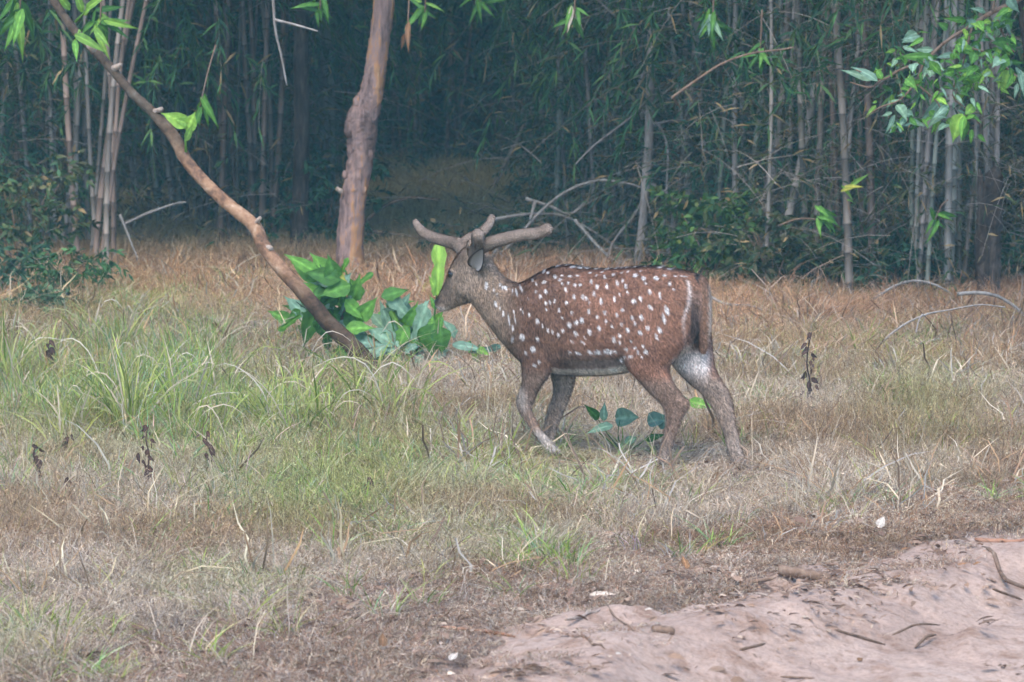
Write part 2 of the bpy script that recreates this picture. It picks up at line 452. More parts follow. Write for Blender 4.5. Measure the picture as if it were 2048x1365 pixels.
# --- dry grass
fine = [blades(60, 0.075, (0.05, 0.15), (0.2, 1.1), (0.0015, 0.003), [STRAW, PALE, GREY, BROWN, STRAW], 100 + k, seeds=1.5, kink=0.006) for k in range(6)]
lowp = [blades(60, 0.10, (0.015, 0.06), (0.6, 2.4), (0.0018, 0.0036), [STRAW, GREY, BROWN, RUST, PALE], 120 + k, seeds=1.0, kink=0.008) for k in range(5)]
xy = sample_area(9.3, 46, lambda y: 290 if y < 14 else (210 if y < 19 else 90 if y < 26 else 40 if y < 33 else 26))
e = edge_dist(xy[:, 0], xy[:, 1]); nz = fbm(xy[:, 0] * 3 + 2, xy[:, 1] * 3, 3)
keep = (e + 0.8 * (nz - 0.44) < 0.0) | ((e < 0.6) & (rng.random(len(e)) < 0.16 * (nz > 0.46)))
xy = xy[keep]; e = e[keep]; nz = nz[keep]; n = len(xy)
px, py = project(np.c_[xy, np.zeros(n)]).T
gr = region(px, py); pt = fbm(xy[:, 0] * 1.4 + 30, xy[:, 1] * 1.4, 4)
low = (e > -0.75 - 0.6 * nz) | (rng.random(n) < 0.35)
idx = np.where(low, rng.integers(6, 11, n), rng.integers(0, 6, n))
hs = (0.55 + 0.9 * pt) * (1 - 0.62 * np.clip(gauss(px, py, 1130, 930, 130, 50) + gauss(px, py, 1290, 910, 150, 55) + gauss(px, py, 1480, 965, 110, 50), 0, 1)) * np.where(py < 900, 1.25, 1.0) * np.where(py > 1080, 0.75, 1.0)
scl = np.stack([rng.uniform(.8, 1.3, n)] * 2 + [hs * rng.uniform(.7, 1.4, n)], 1)
rot = np.stack([rng.normal(0, .12, n), rng.normal(0, .12, n), rng.random(n) * 6.28], 1)
warm = np.array([1.1, 0.96, 0.86]); cool = np.array([1.1, 1.08, 1.06]); grn = np.array([0.68, 0.88, 0.38]); rust = np.array([1.15, 0.76, 0.54]); umber = np.array([0.96, 0.88, 0.86])
tint = cool + (warm - cool) * rng.random((n, 1))
w = sm(0.42, 0.6, pt)[:, None]; tint = tint * (1 - w) + w * (tint * np.array([0.74, 0.65, 0.56]))
w = np.clip(sm(690, 600, py) * 0.75 + .6 * sm(820, 640, py) * sm(1380, 1500, px), 0, .85)[:, None]; tint = tint * (1 - w) + rust * w
w = (sm(1060, 1230, py) * 0.75)[:, None]; tint = tint * (1 - w) + umber * w
w = (np.clip(gr * 1.1 + 0.4 * (rng.random(n) - .5), 0, 1) * 0.76)[:, None]; tint = tint * (1 - w) + grn * w
w = (sm(27, 33, xy[:, 1]) * .8)[:, None]; tint = tint * (1 - w) + np.array([.75, .8, .5]) * w; scl[:, 2] *= 1 + 1.2 * w[:, 0]; scl[:, :2] *= 1 + .6 * w
tint *= rng.uniform(0.8, 1.15, (n, 1))
straw = [blades(9, 0.10, (0.16, 0.38), (0.25, 1.5), (0.0022, 0.0036), [PALE, STRAW, PALE, GREY, LGREEN], 180 + k, k=5, seeds=1.2, kink=0.006) for k in range(5)]
pick = (rng.random(n) < 0.05) & (e < -0.45); idx = np.where(pick, rng.integers(11, 16, n), idx); tint[pick] = tint[pick] * .5 + np.array([.40, .37, .33]); scl[pick, 2] = rng.uniform(.5, 1.0, pick.sum()) * np.where(py[pick] > 1050, .7, 1)
scatter('dry_grass', fine + lowp + straw, np.c_[xy, surf_z(xy[:, 0], xy[:, 1])], rot, scl, idx, tint, 'fine dry wispy grass covering the clearing', 'grass', grass_mat)

# --- green grass
gp = [blades(26, 0.06, (0.10, 0.30), (0.15, 0.9), (0.003, 0.0065), [GREEN, LGREEN, LGREEN, BLUEG, STRAW], 140 + k, k=5) for k in range(6)]
xy = sample_area(10, 27, lambda y: 150, 1.2); n = len(xy)
px, py = project(np.c_[xy, np.zeros(n)]).T; gr = region(px, py)
e = edge_dist(xy[:, 0], xy[:, 1])
k = (rng.random(n) < (gr * 0.5 * (.35 + 1.3 * sm(.36, .56, fbm(xy[:, 0] * 2.6 + 60, xy[:, 1] * 2.6, 3))) + 0.03) * (1 - .8 * gauss(px, py, 1230, 940, 330, 45))) & (e < -0.25); xy = xy[k]; gr = gr[k]; px = px[k]; py = py[k]; n = len(xy)
tall = 0.55 + 0.75 * gauss(px, py, 250, 800, 480, 130) + 0.1 * gauss(px, py, 1850, 800, 150, 120)
scl = np.stack([rng.uniform(.8, 1.2, n)] * 2 + [tall * rng.uniform(.55, 1.25, n)], 1)
tint = np.stack([rng.uniform(.75, 1.25, n), rng.uniform(.85, 1.15, n), rng.uniform(.7, 1.3, n)], 1)
scatter('green_grass', gp, np.c_[xy, surf_z(xy[:, 0], xy[:, 1])], np.stack([rng.normal(0, .1, n), rng.normal(0, .1, n), rng.random(n) * 6.28], 1), scl, rng.integers(0, 6, n), tint, 'soft green grass growing in patches among dry stems', 'grass', grass_mat)

# --- coarse dry growth: bent, tangled stalks and withered leaves in clumps
cp = [blades(16, 0.09, (0.08, 0.30), (0.3, 2.2), (0.004, 0.011), [RUST, BROWN, STRAW, (0.45, 0.29, 0.17), PALE, GREY], 190 + k, k=5, kink=0.011) for k in range(8)]
xy = sample_area(12, 29, lambda y: 34, 1.4); n = len(xy); px, py = project(np.c_[xy, np.zeros(n)]).T; e = edge_dist(xy[:, 0], xy[:, 1])
cl = fbm(xy[:, 0] * 1.9 + 11, xy[:, 1] * 1.9 + 4, 3)
pr = (.15 + .85 * sm(.40, .54, cl)) * (.28 + .72 * sm(860, 720, py)) * (1 - .85 * gauss(px, py, 1290, 930, 260, 55))
k = (rng.random(n) < pr) & (e < -0.3); xy = xy[k]; px = px[k]; py = py[k]; n = len(xy)
w = (sm(760, 640, py) * .8 * rng.random(n))[:, None]; left = sm(900, 600, px)[:, None]
tint = (1 - w) * np.array([1.0, .97, .92]) + w * np.array([1.12, .78, .58]); tint = tint * (1 - .3 * left) + np.array([.95, 1.0, .62]) * .3 * left
s_ = rng.uniform(.6, 1.25, n)
scatter('coarse_dry_grass', cp, np.c_[xy, surf_z(xy[:, 0], xy[:, 1])], np.stack([rng.normal(0, .2, n), rng.normal(0, .2, n), rng.random(n) * 6.28], 1), np.stack([s_ * 1.1, s_ * 1.1, s_], 1), rng.integers(0, 8, n), tint * rng.uniform(.75, 1.2, (n, 1)), 'coarse tangled dry stalks and withered blades in patches', 'grass', grass_mat)

# --- leaf litter and twigs
def litter_piece(seed):
    g = np.random.default_rng(seed); m = 7
    c = g.normal(0, 0.05, (m, 3)); c[:, 2] = g.uniform(0.002, 0.014, m)
    a = g.random(m) * 6.28; d = np.stack([np.cos(a), np.sin(a), g.normal(0, .18, m)], 1); ln = g.uniform(.008, .028, m)[:, None]
    tw = g.random(m) < 0.45
    P = np.stack([c - d * ln, c - d * ln * .3 + [0, 0, .004], c + d * ln * .4 + [0, 0, .005], c + d * ln], 1)
    W = np.where(tw[:, None], 0.0016, ln * g.uniform(.2, .45, (m, 1))) * np.array([.25, 1, .85, .15])
    S = unit(np.cross(d, [0, 0, 1.0]) + np.stack([np.zeros(m), np.zeros(m), g.normal(0, .4, m)], 1))
    C = np.array([(0.32, 0.23, 0.175), (0.42, 0.31, 0.24), (0.22, 0.15, 0.115), (0.52, 0.43, 0.35), (0.36, 0.25, 0.18)])[g.integers(0, 5, m)]
    v, f, cc = ribbons(P, W, S, C); return mesh_np('litter', v, f, cc)
lp = [litter_piece(160 + k) for k in range(8)]
xy = sample_area(9.3, 40, lambda y: 170 if y < 16 else 120 if y < 30 else 60); n = len(xy)
e = edge_dist(xy[:, 0], xy[:, 1]); nz = fbm(xy[:, 0] * 2 + 7, xy[:, 1] * 2, 3)
pr = np.where(e < 0, 0.55, np.where(e < 0.8, 0.7 * sm(0.38, 0.52, nz) + 0.1, 0.05))
k = rng.random(n) < pr; xy = xy[k]; n = len(xy)
s = rng.uniform(.6, 1.5, n)
tint = np.array([1.0, .95, .9]) * rng.uniform(.6, 1.25, (n, 1))
scatter('leaf_litter', lp, np.c_[xy, surf_z(xy[:, 0], xy[:, 1]) + 0.002], np.stack([rng.normal(0, .1, n), rng.normal(0, .1, n), rng.random(n) * 6.28], 1), np.stack([s, s, s], 1), rng.integers(0, 8, n), tint, 'brown fallen leaf fragments and twigs strewn over soil', 'leaf litter', grass_mat)

# ------------------------------------------------------------------ bamboo forest
culm_pale = mat_culm('culm_pale', [(0, (0.25, 0.18, 0.145)), (0.35, (0.29, 0.23, 0.195)), (0.7, (0.22, 0.20, 0.175)), (1, (0.28, 0.26, 0.24))])
culm_grey = mat_culm('culm_grey', [(0, (0.24, 0.215, 0.195)), (0.4, (0.32, 0.30, 0.285)), (0.7, (0.20, 0.235, 0.195)), (1, (0.36, 0.33, 0.31))])
culm_dark = mat_culm('culm_dark', [(0, (0.15, 0.11, 0.09)), (0.4, (0.20, 0.15, 0.125)), (0.7, (0.13, 0.14, 0.12)), (1, (0.23, 0.165, 0.14))])
fol_mat = mat_attr('bamboo_foliage', 0.6, 0.3, var=0.2, scale=3)
twig_col = (0.26, 0.22, 0.19)

def culm_mesh(seed, H=9.0, r0=0.034, sides=7, step=0.34):
    g = np.random.default_rng(seed); z = 0; rows = []
    bx, by = g.normal(0, .16, 2); wx, wy = g.normal(0, .05, 2)
    while z < H:
        t = z / H; r = r0 * (1 - 0.72 * t)
        rows += [(z - .012, r * .97, 1.0), (z, r * 1.22, 0.45), (z + .014, r * .96, 1.35)]
        z += step * (0.55 + 0.75 * min(1, z / 2.0)) * g.uniform(.85, 1.15)
    rows = np.array(rows); t = rows[:, 0] / H
    path = np.stack([bx * t + wx * np.sin(t * 9) + 1.6 * bx * t ** 3, by * t + wy * np.sin(t * 8 + 1) + 1.6 * by * t ** 3, rows[:, 0] - 0.05], 1)
    v, f, c = tube_np(path, rows[:, 1], sides)
    c = np.array(c); c[:len(rows) * sides] = np.repeat(rows[:, 2], sides)[:, None]
    return mesh_np('culm', v, tidy(f), c)
CULMS = {m: [culm_mesh(200 + 10 * i + k, r0=r) for k, r in enumerate((0.021, 0.027, 0.033, 0.025))] for i, m in enumerate(('pale', 'grey', 'dark'))}
for m, mm in (('pale', culm_pale), ('grey', culm_grey), ('dark', culm_dark)):
    for me in CULMS[m]: me.materials.append(mm)

def leaf_cloud(seed, n_spray, box, leaf=(0.09, 0.17), width=(0.006, 0.011), per=16, cols=None, droop=0.5, twig=0.5, tw_r=0.0022, flat=False, dryf=0.03):
    """sprays: a thin bent twig with narrow leaves along it"""
    g = np.random.default_rng(seed); parts = []
    if cols is None: cols = [(0.045, 0.135, 0.075), (0.06, 0.17, 0.085), (0.04, 0.12, 0.08), (0.09, 0.18, 0.075)]
    cols = np.array(cols)
    o = box(g, n_spray)
    a = g.random(n_spray) * 6.28; d = np.stack([np.cos(a), np.sin(a), g.normal(0.1, .45, n_spray)], 1); d = unit(d)
    L = g.uniform(.25, .75, n_spray) * twig / 0.5
    k = 5; t = np.linspace(0, 1, k)
    P = o[:, None] + d[:, None] * (t[None] * L[:, None])[..., None]
    P[..., 2] -= droop * (t[None] ** 2) * L[:, None]
    S = unit(np.cross(d, g.normal(size=d.shape)))
    parts.append(ribbons(P, np.full((n_spray, k), tw_r) * np.linspace(1, .4, k), S, np.tile(np.array(twig_col), (n_spray, 1)) * g.uniform(.6, 1.8, (n_spray, 1))))
    m = n_spray * per; j = np.repeat(np.arange(n_spray), per); u = g.uniform(0.25, 1, m); i0 = np.minimum((u * (k - 1)).astype(int), k - 2); fr = (u * (k - 1) - i0)[:, None]
    q = P[j, i0] * (1 - fr) + P[j, i0 + 1] * fr
    ld = unit(d[j] * 0.8 + g.normal(0, .6, (m, 3)) + np.array([0, 0, -droop * .9])); ln = g.uniform(*leaf, m)[:, None]
    PP = np.stack([q, q + ld * ln * .4, q + ld * ln + np.array([0, 0, -1]) * ln * .15], 1)
    WW = g.uniform(*width, (m, 1)) * np.array([.3, 1, .08])
    SS = unit(np.cross(ld, g.normal(size=(m, 3)) + (np.array([0, 0, 3]) if flat else 0)))
    C = cols[g.integers(0, len(cols), m)] * g.uniform(.6, 1.5, (m, 1)) * g.uniform(.75, 1.25, (n_spray, 1))[j]
    dry = g.random(m) < dryf; C[dry] = np.array([0.38, 0.27, 0.13]) * g.uniform(.7, 1.3, (dry.sum(), 1))
    parts.append(ribbons(PP, WW, SS, C))
    v, f, c = join_np(parts); me = mesh_np('foliage', v, f, c); me.materials.append(fol_mat); return me
def cyl(r, z0, z1, inner=0.0, pw=0.5):
    def fn(g, n):
        a = g.random(n) * 6.28; rr = inner + (r - inner) * g.random(n) ** pw
        return np.stack([np.cos(a) * rr, np.sin(a) * rr, g.uniform(z0, z1, n)], 1)
    return fn
OLIVE = [(0.07, 0.09, 0.035), (0.05, 0.10, 0.04), (0.10, 0.11, 0.045), (0.12, 0.095, 0.055)]
FOL_LOW = [leaf_cloud(300 + k, 190, cyl(1.0, 0.1, 2.4), per=12, twig=.4) for k in range(3)]
FOL_TWIG = [leaf_cloud(310 + k, 240, cyl(1.1, 0.1, 2.6), per=5, twig=.75, droop=.25, tw_r=.0034, cols=OLIVE, dryf=.10) for k in range(3)]
FOL_HANG = [leaf_cloud(320 + k, 60, cyl(1.5, 1.75, 3.2), per=20, twig=.55, droop=1.0, leaf=(.12, .2), width=(.008, .013), cols=[(0.04, 0.11, 0.045), (0.06, 0.15, 0.05), (0.035, 0.09, 0.05), (0.09, 0.17, 0.05)]) for k in range(3)]
CROWN = [leaf_cloud(330 + k, 150, cyl(3.0, 4.3, 9.5), per=9, twig=.9, droop=.7, leaf=(.28, .5), width=(.035, .06), tw_r=.006) for k in range(2)]  # unseen bamboo tops, leaf size and density set to shade the wood

CROWN_BACK = [leaf_cloud(336 + k, 230, cyl(3.0, 4.3, 9.5), per=9, twig=.9, droop=.7, leaf=(.28, .5), width=(.035, .06), tw_r=.006) for k in range(2)]  # denser unseen tops shading the back rows
def clump(px, py, n, spread, label, tone='grey', lean=(0, 0), jitter=0.05, low=None, twig=True, hang=True, crown=True, extra=(), Y=None, seed=0, hmax=1.0):
    g = np.random.default_rng(500 + seed)
    b = on_ground(px, py) if Y is None else V(px, py, Y)
    root = empty('bamboo_clump', (b[0], b[1], gz(b[0], b[1])), label, 'bamboo', 'bamboo clumps at the forest edge')
    pool = CULMS[tone]; CR = CROWN if seed < 30 else CROWN_BACK
    for k in range(n):
        a = g.random() * 6.28; r = spread * math.sqrt(g.random())
        o = link('culm', pool[g.integers(0, 4)], parent=root)
        o.location = (math.cos(a) * r * 1.25, math.sin(a) * r, 0)
        fx, fy = math.cos(a) * r / spread, math.sin(a) * r / spread
        o.rotation_euler = (lean[1] - 0.05 * fy + g.normal(0, jitter), lean[0] + 0.06 * fx + g.normal(0, jitter), g.random() * 6.28)
        s = g.uniform(.75, 1.2); o.scale = (s, s, g.uniform(.8, 1.05) * hmax)
    for (bx, by, tx, ty, s, tn) in extra:          # culms singled out in the photograph: foot and a higher point
        p0 = on_ground(bx, by); p1 = V(tx, ty, p0[1] + 0.1)
        d = Vector(p1 - p0).normalized(); o = link('culm', CULMS[tn][int(g.integers(0, 4))], parent=root)
        o.location = Vector(p0) - root.location; o.rotation_euler = d.to_track_quat('Z', 'Y').to_euler(); o.scale = (s, s, 1)
    for flag, pool_, nm in ((low, FOL_LOW, 'foliage'), (twig, FOL_TWIG, 'twigs'), (hang, FOL_HANG, 'hanging_foliage'), (crown, CR, 'crown')):
        if flag:
            o = link(nm, pool_[int(g.integers(0, len(pool_)))], parent=root); o.rotation_euler.z = g.random() * 6.28
            if nm != 'crown': s = flag if isinstance(flag, float) else 1.0; o.scale = (s, s, 1)
    if twig and 8 <= seed <= 17:
        o = link('twigs', FOL_TWIG[int(g.integers(0, 3))], parent=root); o.rotation_euler.z = g.random() * 6.28; o.scale = (.8, .8, .9)
    return root

# front edge of the forest, left to right
clump(196, 540, 3, .14, 'bamboo clump of pale tan culms beside the leaning bare trunk', 'pale', seed=1, jitter=.02, twig=False, hang=True,
      extra=[(163, 520, 172, 90, 1.05, 'pale'), (184, 525, 214, 60, 1.0, 'pale'), (190, 535, 178, 180, .9, 'pale'), (208, 540, 262, 10, 1.15, 'pale'), (226, 556, 240, 160, 1.1, 'pale'), (215, 548, 290, 0, .9, 'pale'), (138, 505, 140, 100, .9, 'grey')])
clump(70, 505, 13, .5, 'dim bamboo clump behind the olive bush', 'grey', seed=2, low=0.8)
clump(-140, 520, 12, .5, 'bamboo clump past the olive bush, half hidden by its leaves', 'grey', seed=3, low=1.0)
clump(330, 468, 20, .55, 'dense dark bamboo thicket behind the leaning bare trunk', 'grey', seed=4, low=None)
clump(430, 470, 15, .45, 'bamboo clump under drooping leaf sprays by the leaning trunk', 'dark', seed=5, low=0.6)
clump(512, 497, 13, .28, 'reddish brown bamboo clump next to the straight dark tree', 'dark', seed=6, jitter=.03, twig=True)
clump(635, 455, 9, .3, 'thin bamboo clump between the dark tree and the lumpy tree', 'grey', seed=7, low=0.7)
clump(1180, 515, 11, .35, 'bamboo clump behind the grey sapling, hung with dry twigs', 'grey', seed=8, low=0.7, jitter=.05)
clump(1335, 520, 11, .35, 'bamboo clump right behind the arching dead brush', 'grey', seed=9, low=0.6)
clump(1430, 540, 10, .35, 'bamboo clump with green bush leaves round its foot', 'grey', seed=10, low=0.9, jitter=.09)
clump(1515, 560, 9, .3, 'bamboo clump with two long grey culms leaning together', 'grey', seed=11, jitter=.08, lean=(.12, 0), low=0.6,
      extra=[(1500, 560, 1600, 20, 1.5, 'pale'), (1527, 575, 1642, 20, 1.5, 'pale'), (1540, 560, 1546, 300, .9, 'grey'), (1528, 590, 1532, 480, .6, 'pale')])
clump(1620, 540, 14, .35, 'twiggy bamboo clump beside the pair of leaning grey culms', 'grey', seed=12, low=0.8, jitter=.10)
clump(1712, 580, 10, .3, 'bamboo clump with stout reddish brown feet in dry leaves', 'dark', seed=13, low=0.4,
      extra=[(1702, 600, 1692, 400, 1.3, 'dark'), (1748, 590, 1738, 300, 1.3, 'dark'), (1690, 585, 1706, 250, .9, 'grey')])
clump(1830, 545, 13, .35, 'bamboo clump just below the hanging leafy branch', 'grey', seed=14, low=0.4)
clump(1905, 592, 20, .3, 'tight bundle of thin upright bamboo culms by the dark stump', 'grey', seed=15, jitter=.022, twig=0.7,
      extra=[(1925, 592, 1958, 250, 1.0, 'pale'), (1893, 590, 1900, 300, .9, 'pale')])
clump(2110, 520, 10, .4, 'bamboo clump beyond the dark stump, over green ground plants', 'grey', seed=16, low=0.8)
clump(2260, 560, 9, .5, 'bamboo clump at the end of the forest edge past the leafy tree', 'grey', seed=17, low=0.8)
# second and third rows, dimmer
ROW2 = ['dim bamboo clump behind the big olive bush', 'dim bamboo clump behind the pale tan culms', "dim bamboo clump in the dark behind the leaning trunk's bend", 'dim bamboo clump behind the drooping leaf sprays', 'dim bamboo clump behind the reddish brown clump', 'dim bamboo clump behind the hazy green bush', 'dim bamboo clump behind the tangle of dead branches', "dim bamboo clump behind the grey sapling's trunk", 'dim bamboo clump behind the yellowish green bush', 'dim bamboo clump behind the two leaning grey culms', 'dim bamboo clump behind the green fan of leaves', 'dim bamboo clump behind the stout reddish brown feet', 'dim bamboo clump behind the tight bundle of thin culms', 'dim bamboo clump showing past the dark stump']
for k, (px, py, t) in enumerate([(20, 415, 'dark'), (170, 405, 'dark'), (300, 390, 'dark'), (420, 395, 'dark'), (540, 385, 'dark'), (640, 370, 'dark'), (1180, 400, 'grey'), (1290, 420, 'dark'), (1400, 425, 'grey'), (1520, 430, 'dark'), (1650, 430, 'grey'), (1770, 440, 'dark'), (1880, 430, 'dark'), (2010, 410, 'grey')]):
    clump(px, py, 13, .6, ROW2[k], t, seed=30 + k, low=1.1 if k % 2 else None, twig=True, crown=k % 2 == 0)
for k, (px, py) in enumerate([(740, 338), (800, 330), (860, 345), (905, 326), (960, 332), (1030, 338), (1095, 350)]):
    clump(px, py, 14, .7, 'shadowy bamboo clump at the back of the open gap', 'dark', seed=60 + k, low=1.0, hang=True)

# the wood behind reads as one dark mass; unseen rows at both sides block light
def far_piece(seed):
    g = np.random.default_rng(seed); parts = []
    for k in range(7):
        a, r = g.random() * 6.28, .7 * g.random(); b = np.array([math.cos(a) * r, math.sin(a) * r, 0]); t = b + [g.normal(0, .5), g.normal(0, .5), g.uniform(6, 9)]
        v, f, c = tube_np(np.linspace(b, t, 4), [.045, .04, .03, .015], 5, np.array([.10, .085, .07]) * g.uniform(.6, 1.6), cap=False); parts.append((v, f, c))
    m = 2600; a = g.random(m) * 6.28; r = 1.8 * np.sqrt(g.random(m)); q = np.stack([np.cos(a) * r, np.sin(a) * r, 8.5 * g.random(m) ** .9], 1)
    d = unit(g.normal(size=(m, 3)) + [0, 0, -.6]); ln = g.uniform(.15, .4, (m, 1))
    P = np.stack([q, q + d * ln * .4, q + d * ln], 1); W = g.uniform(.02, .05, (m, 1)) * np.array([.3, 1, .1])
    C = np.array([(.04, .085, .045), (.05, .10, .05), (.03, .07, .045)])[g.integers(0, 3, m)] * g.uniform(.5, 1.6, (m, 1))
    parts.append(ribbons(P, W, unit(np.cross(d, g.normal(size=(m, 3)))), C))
    v, f, c = join_np(parts); return mesh_np('far_clump', v, f, c)
fp = [far_piece(400 + k) for k in range(4)]
pos = []
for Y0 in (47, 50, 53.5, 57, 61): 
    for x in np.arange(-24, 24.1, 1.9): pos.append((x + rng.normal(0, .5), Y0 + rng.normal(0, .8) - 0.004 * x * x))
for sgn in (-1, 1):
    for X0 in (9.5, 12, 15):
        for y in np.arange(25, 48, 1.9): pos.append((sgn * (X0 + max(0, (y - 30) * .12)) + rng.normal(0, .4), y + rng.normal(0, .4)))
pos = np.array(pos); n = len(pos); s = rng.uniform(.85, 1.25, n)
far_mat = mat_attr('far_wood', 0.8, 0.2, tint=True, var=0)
scatter('distant_bamboo_wood', fp, np.c_[pos, np.zeros(n)], np.stack([np.zeros(n), np.zeros(n), rng.random(n) * 6.28], 1), np.stack([s, s, s], 1), rng.integers(0, 4, n), rng.uniform(.7, 1.2, (n, 1)) * np.ones((n, 3)), 'dark distant bamboo wood closing off the gap, with unseen side rows blocking light', 'forest', far_mat)

# ------------------------------------------------------------------ leaves
def leaf_mesh(name, prof, length=1.0, fold=0.25, curl=0.25, ripple=0.03, nu=9, nv=7, seed=0, bite=0.0):
    """unit leaf along +X, width along Y, facing +Z; prof = half width at stations along the blade"""
    g = np.random.default_rng(seed); u = np.linspace(0, 1, nu); w = np.interp(u, np.linspace(0, 1, len(prof)), prof)
    s = np.linspace(-1, 1, nv); U, S = np.meshgrid(u, s, indexing='ij'); Wl = w * (1 - bite * g.random(nu)); Wr = w * (1 - bite * g.random(nu))
    Wd = np.where(S < 0, Wl[:, None], Wr[:, None])
    Y = S * Wd; X = U - 0.06 * np.abs(S) * w[:, None] / max(w)
    Z = fold * np.abs(Y) - curl * U ** 2 + ripple * np.sin(U * 22 + seed) * S ** 2 + ripple * .6 * np.cos(U * 13 + S * 4 + seed)
    v = np.stack([X, Y, Z], -1).reshape(-1, 3) * length
    i = (np.arange(nu - 1)[:, None] * nv + np.arange(nv - 1)[None]).ravel()
    c = np.ones((nu, nv, 3)); c[:, nv // 2] = (1.6, 1.5, 1.5); c[::2] *= 1.22; c *= g.uniform(.78, 1.2, (nu, nv, 1))
    return mesh_np(name, v, np.stack([i, i + nv, i + nv + 1, i + 1], 1), c.reshape(-1, 3))
OVATE = (0.02, 0.17, 0.26, 0.29, 0.27, 0.22, 0.14, 0.05, 0.004)
ROUND = (0.08, 0.30, 0.42, 0.46, 0.46, 0.42, 0.34, 0.20, 0.02)
LANCE = (0.02, 0.09, 0.13, 0.14, 0.13, 0.105, 0.07, 0.03, 0.003)
EATEN = (0.10, 0.15, 0.10, 0.16, 0.17, 0.13, 0.17, 0.19, 0.12)
leaf_mats = {
    'fresh': mat_leaf('leaf_fresh', (0.09, 0.25, 0.04), (0.15, 0.34, 0.07)),
    'dark': mat_leaf('leaf_dark', (0.05, 0.15, 0.03), (0.08, 0.21, 0.045)),
    'blue': mat_leaf('leaf_dusty', (0.12, 0.24, 0.165), (0.21, 0.33, 0.24), 0.2, 0.6, 0.3),
    'yellow': mat_leaf('leaf_yellowing', (0.34, 0.38, 0.05), (0.44, 0.42, 0.09)),
    'lime': mat_leaf('leaf_lime', (0.16, 0.34, 0.05), (0.24, 0.42, 0.09)),
    'dead': mat_leaf('leaf_dead', (0.16, 0.085, 0.045), (0.27, 0.16, 0.09), 0.1, 0.8, 0.1),
    'black': mat_leaf('leaf_withered', (0.05, 0.03, 0.028), (0.10, 0.065, 0.055), 0.0, 0.8, 0.1),
    'bone': mat_leaf('leaf_bleached', (0.48, 0.40, 0.32), (0.62, 0.54, 0.46), 0.1, 0.8, 0.1),
}
_lv = {}
def leaf_shape(shape, mat, k):
    key = (shape, mat, k)
    if key not in _lv:
        pr = {'ovate': OVATE, 'lance': LANCE, 'eaten': EATEN, 'round': ROUND}[shape]
        me = leaf_mesh('leaf', pr, fold=(.25, .45, .1)[k % 3], curl=(.22, .38, .1)[k % 3], seed=k * 7 + 1, bite=.35 if shape == 'eaten' else 0.04, ripple=.03 if shape != 'lance' else .012)
        me.materials.append(leaf_mats[mat]); _lv[key] = me
    return _lv[key]
def put_leaf(parent, base, tip, shape='ovate', mat='fresh', tilt=0.5, roll=0.0, wide=1.0, name='leaf', org=None):
    """a leaf from base to tip (world points); its face turns to the open side, tilted up"""
    base = Vector(base); tip = Vector(tip); x = (tip - base); L = x.length; x.normalize()
    nrm = Vector((roll, -1.0, tilt)); y = nrm.cross(x).normalized(); z = x.cross(y).normalized()
    o = link(name, leaf_shape(shape, mat, random.randrange(3)), parent=parent)
    M = Matrix((x, y, z)).transposed().to_4x4(); M.translation = base - (parent.location if org is None else Vector(org))
    o.matrix_local = M @ Matrix.Diagonal((L, L * wide, L, 1)); return o

bark_grey = mat_bark('bark_grey', [(0.3, (0.13, 0.11, 0.10)), (0.5, (0.24, 0.215, 0.20)), (0.7, (0.36, 0.33, 0.32))], 14)
bark_red = mat_bark('bark_bare_reddish', [(0.32, (0.15, 0.07, 0.045)), (0.48, (0.27, 0.135, 0.08)), (0.62, (0.36, 0.20, 0.13)), (0.8, (0.40, 0.29, 0.22))], 5, 1.0, .35, .012)
bark_dark = mat_bark('bark_dark', [(0.32, (0.03, 0.022, 0.02)), (0.5, (0.075, 0.055, 0.045)), (0.66, (0.15, 0.115, 0.095))], 9, .2, 1.0, .04)
bark_lump = mat_bark('bark_flaking', [(0.3, (0.13, 0.085, 0.075)), (0.44, (0.28, 0.19, 0.17)), (0.53, (0.40, 0.27, 0.235)), (0.59, (0.52, 0.27, 0.13)), (0.76, (0.60, 0.41, 0.25))], 7, .16, 1.0, .05)
bark_lean = mat_bark('bark_leaning', [(0.30, (0.10, 0.06, 0.045)), (0.45, (0.25, 0.14, 0.085)), (0.58, (0.36, 0.215, 0.13)), (0.72, (0.50, 0.36, 0.26))], 7, 1.0, .6, .02)
_nt = bark_lean.node_tree; _p = _nt.nodes['Principled BSDF']; _c = _p.inputs['Base Color'].links[0].from_socket
_a = N(_nt, 'ShaderNodeAttribute', attribute_name='Col'); _nt.links.new(mixc(_nt, _c, _a.outputs['Color'], 1.0, 'MULTIPLY'), _p.inputs['Base Color'])
dead_wood = mat_bark('dead_wood', [(0.3, (0.19, 0.165, 0.145)), (0.5, (0.30, 0.27, 0.245)), (0.7, (0.42, 0.39, 0.36))], 12)
dead_brown = mat_bark('dead_stick', [(0.3, (0.12, 0.075, 0.05)), (0.6, (0.24, 0.165, 0.12)), (0.8, (0.36, 0.28, 0.21))], 14)
log_wood = mat_bark('log_wood', [(0.25, (0.16, 0.115, 0.09)), (0.42, (0.34, 0.26, 0.21)), (0.58, (0.46, 0.37, 0.305)), (0.8, (0.56, 0.48, 0.41))], 22, 1.0, 1.0, .012)

def px_tube(name, pts, Y, rad_px, mat, parent=None, sides=8, n=None, rough=0.0, seed=0, ref=(0, 0, 0)):
    """polyline in pixels; Y = one distance or one per point; radii in pixels become metres at that distance"""
    Ys = np.asarray(Y, float) * np.ones(len(pts)); r = np.asarray(rad_px, float) * np.ones(len(pts))
    P = np.array([V(p[0], p[1], y) for p, y in zip(pts, Ys)]); R = r * Ys / F_PX
    return link(name, tube_mesh(name, P - np.asarray(ref), R, sides, rough=rough, n=n, seed=seed), mat, parent)

# ------------------------------------------------------------------ trees
def base_of(px, py): p = on_ground(px, py); return p
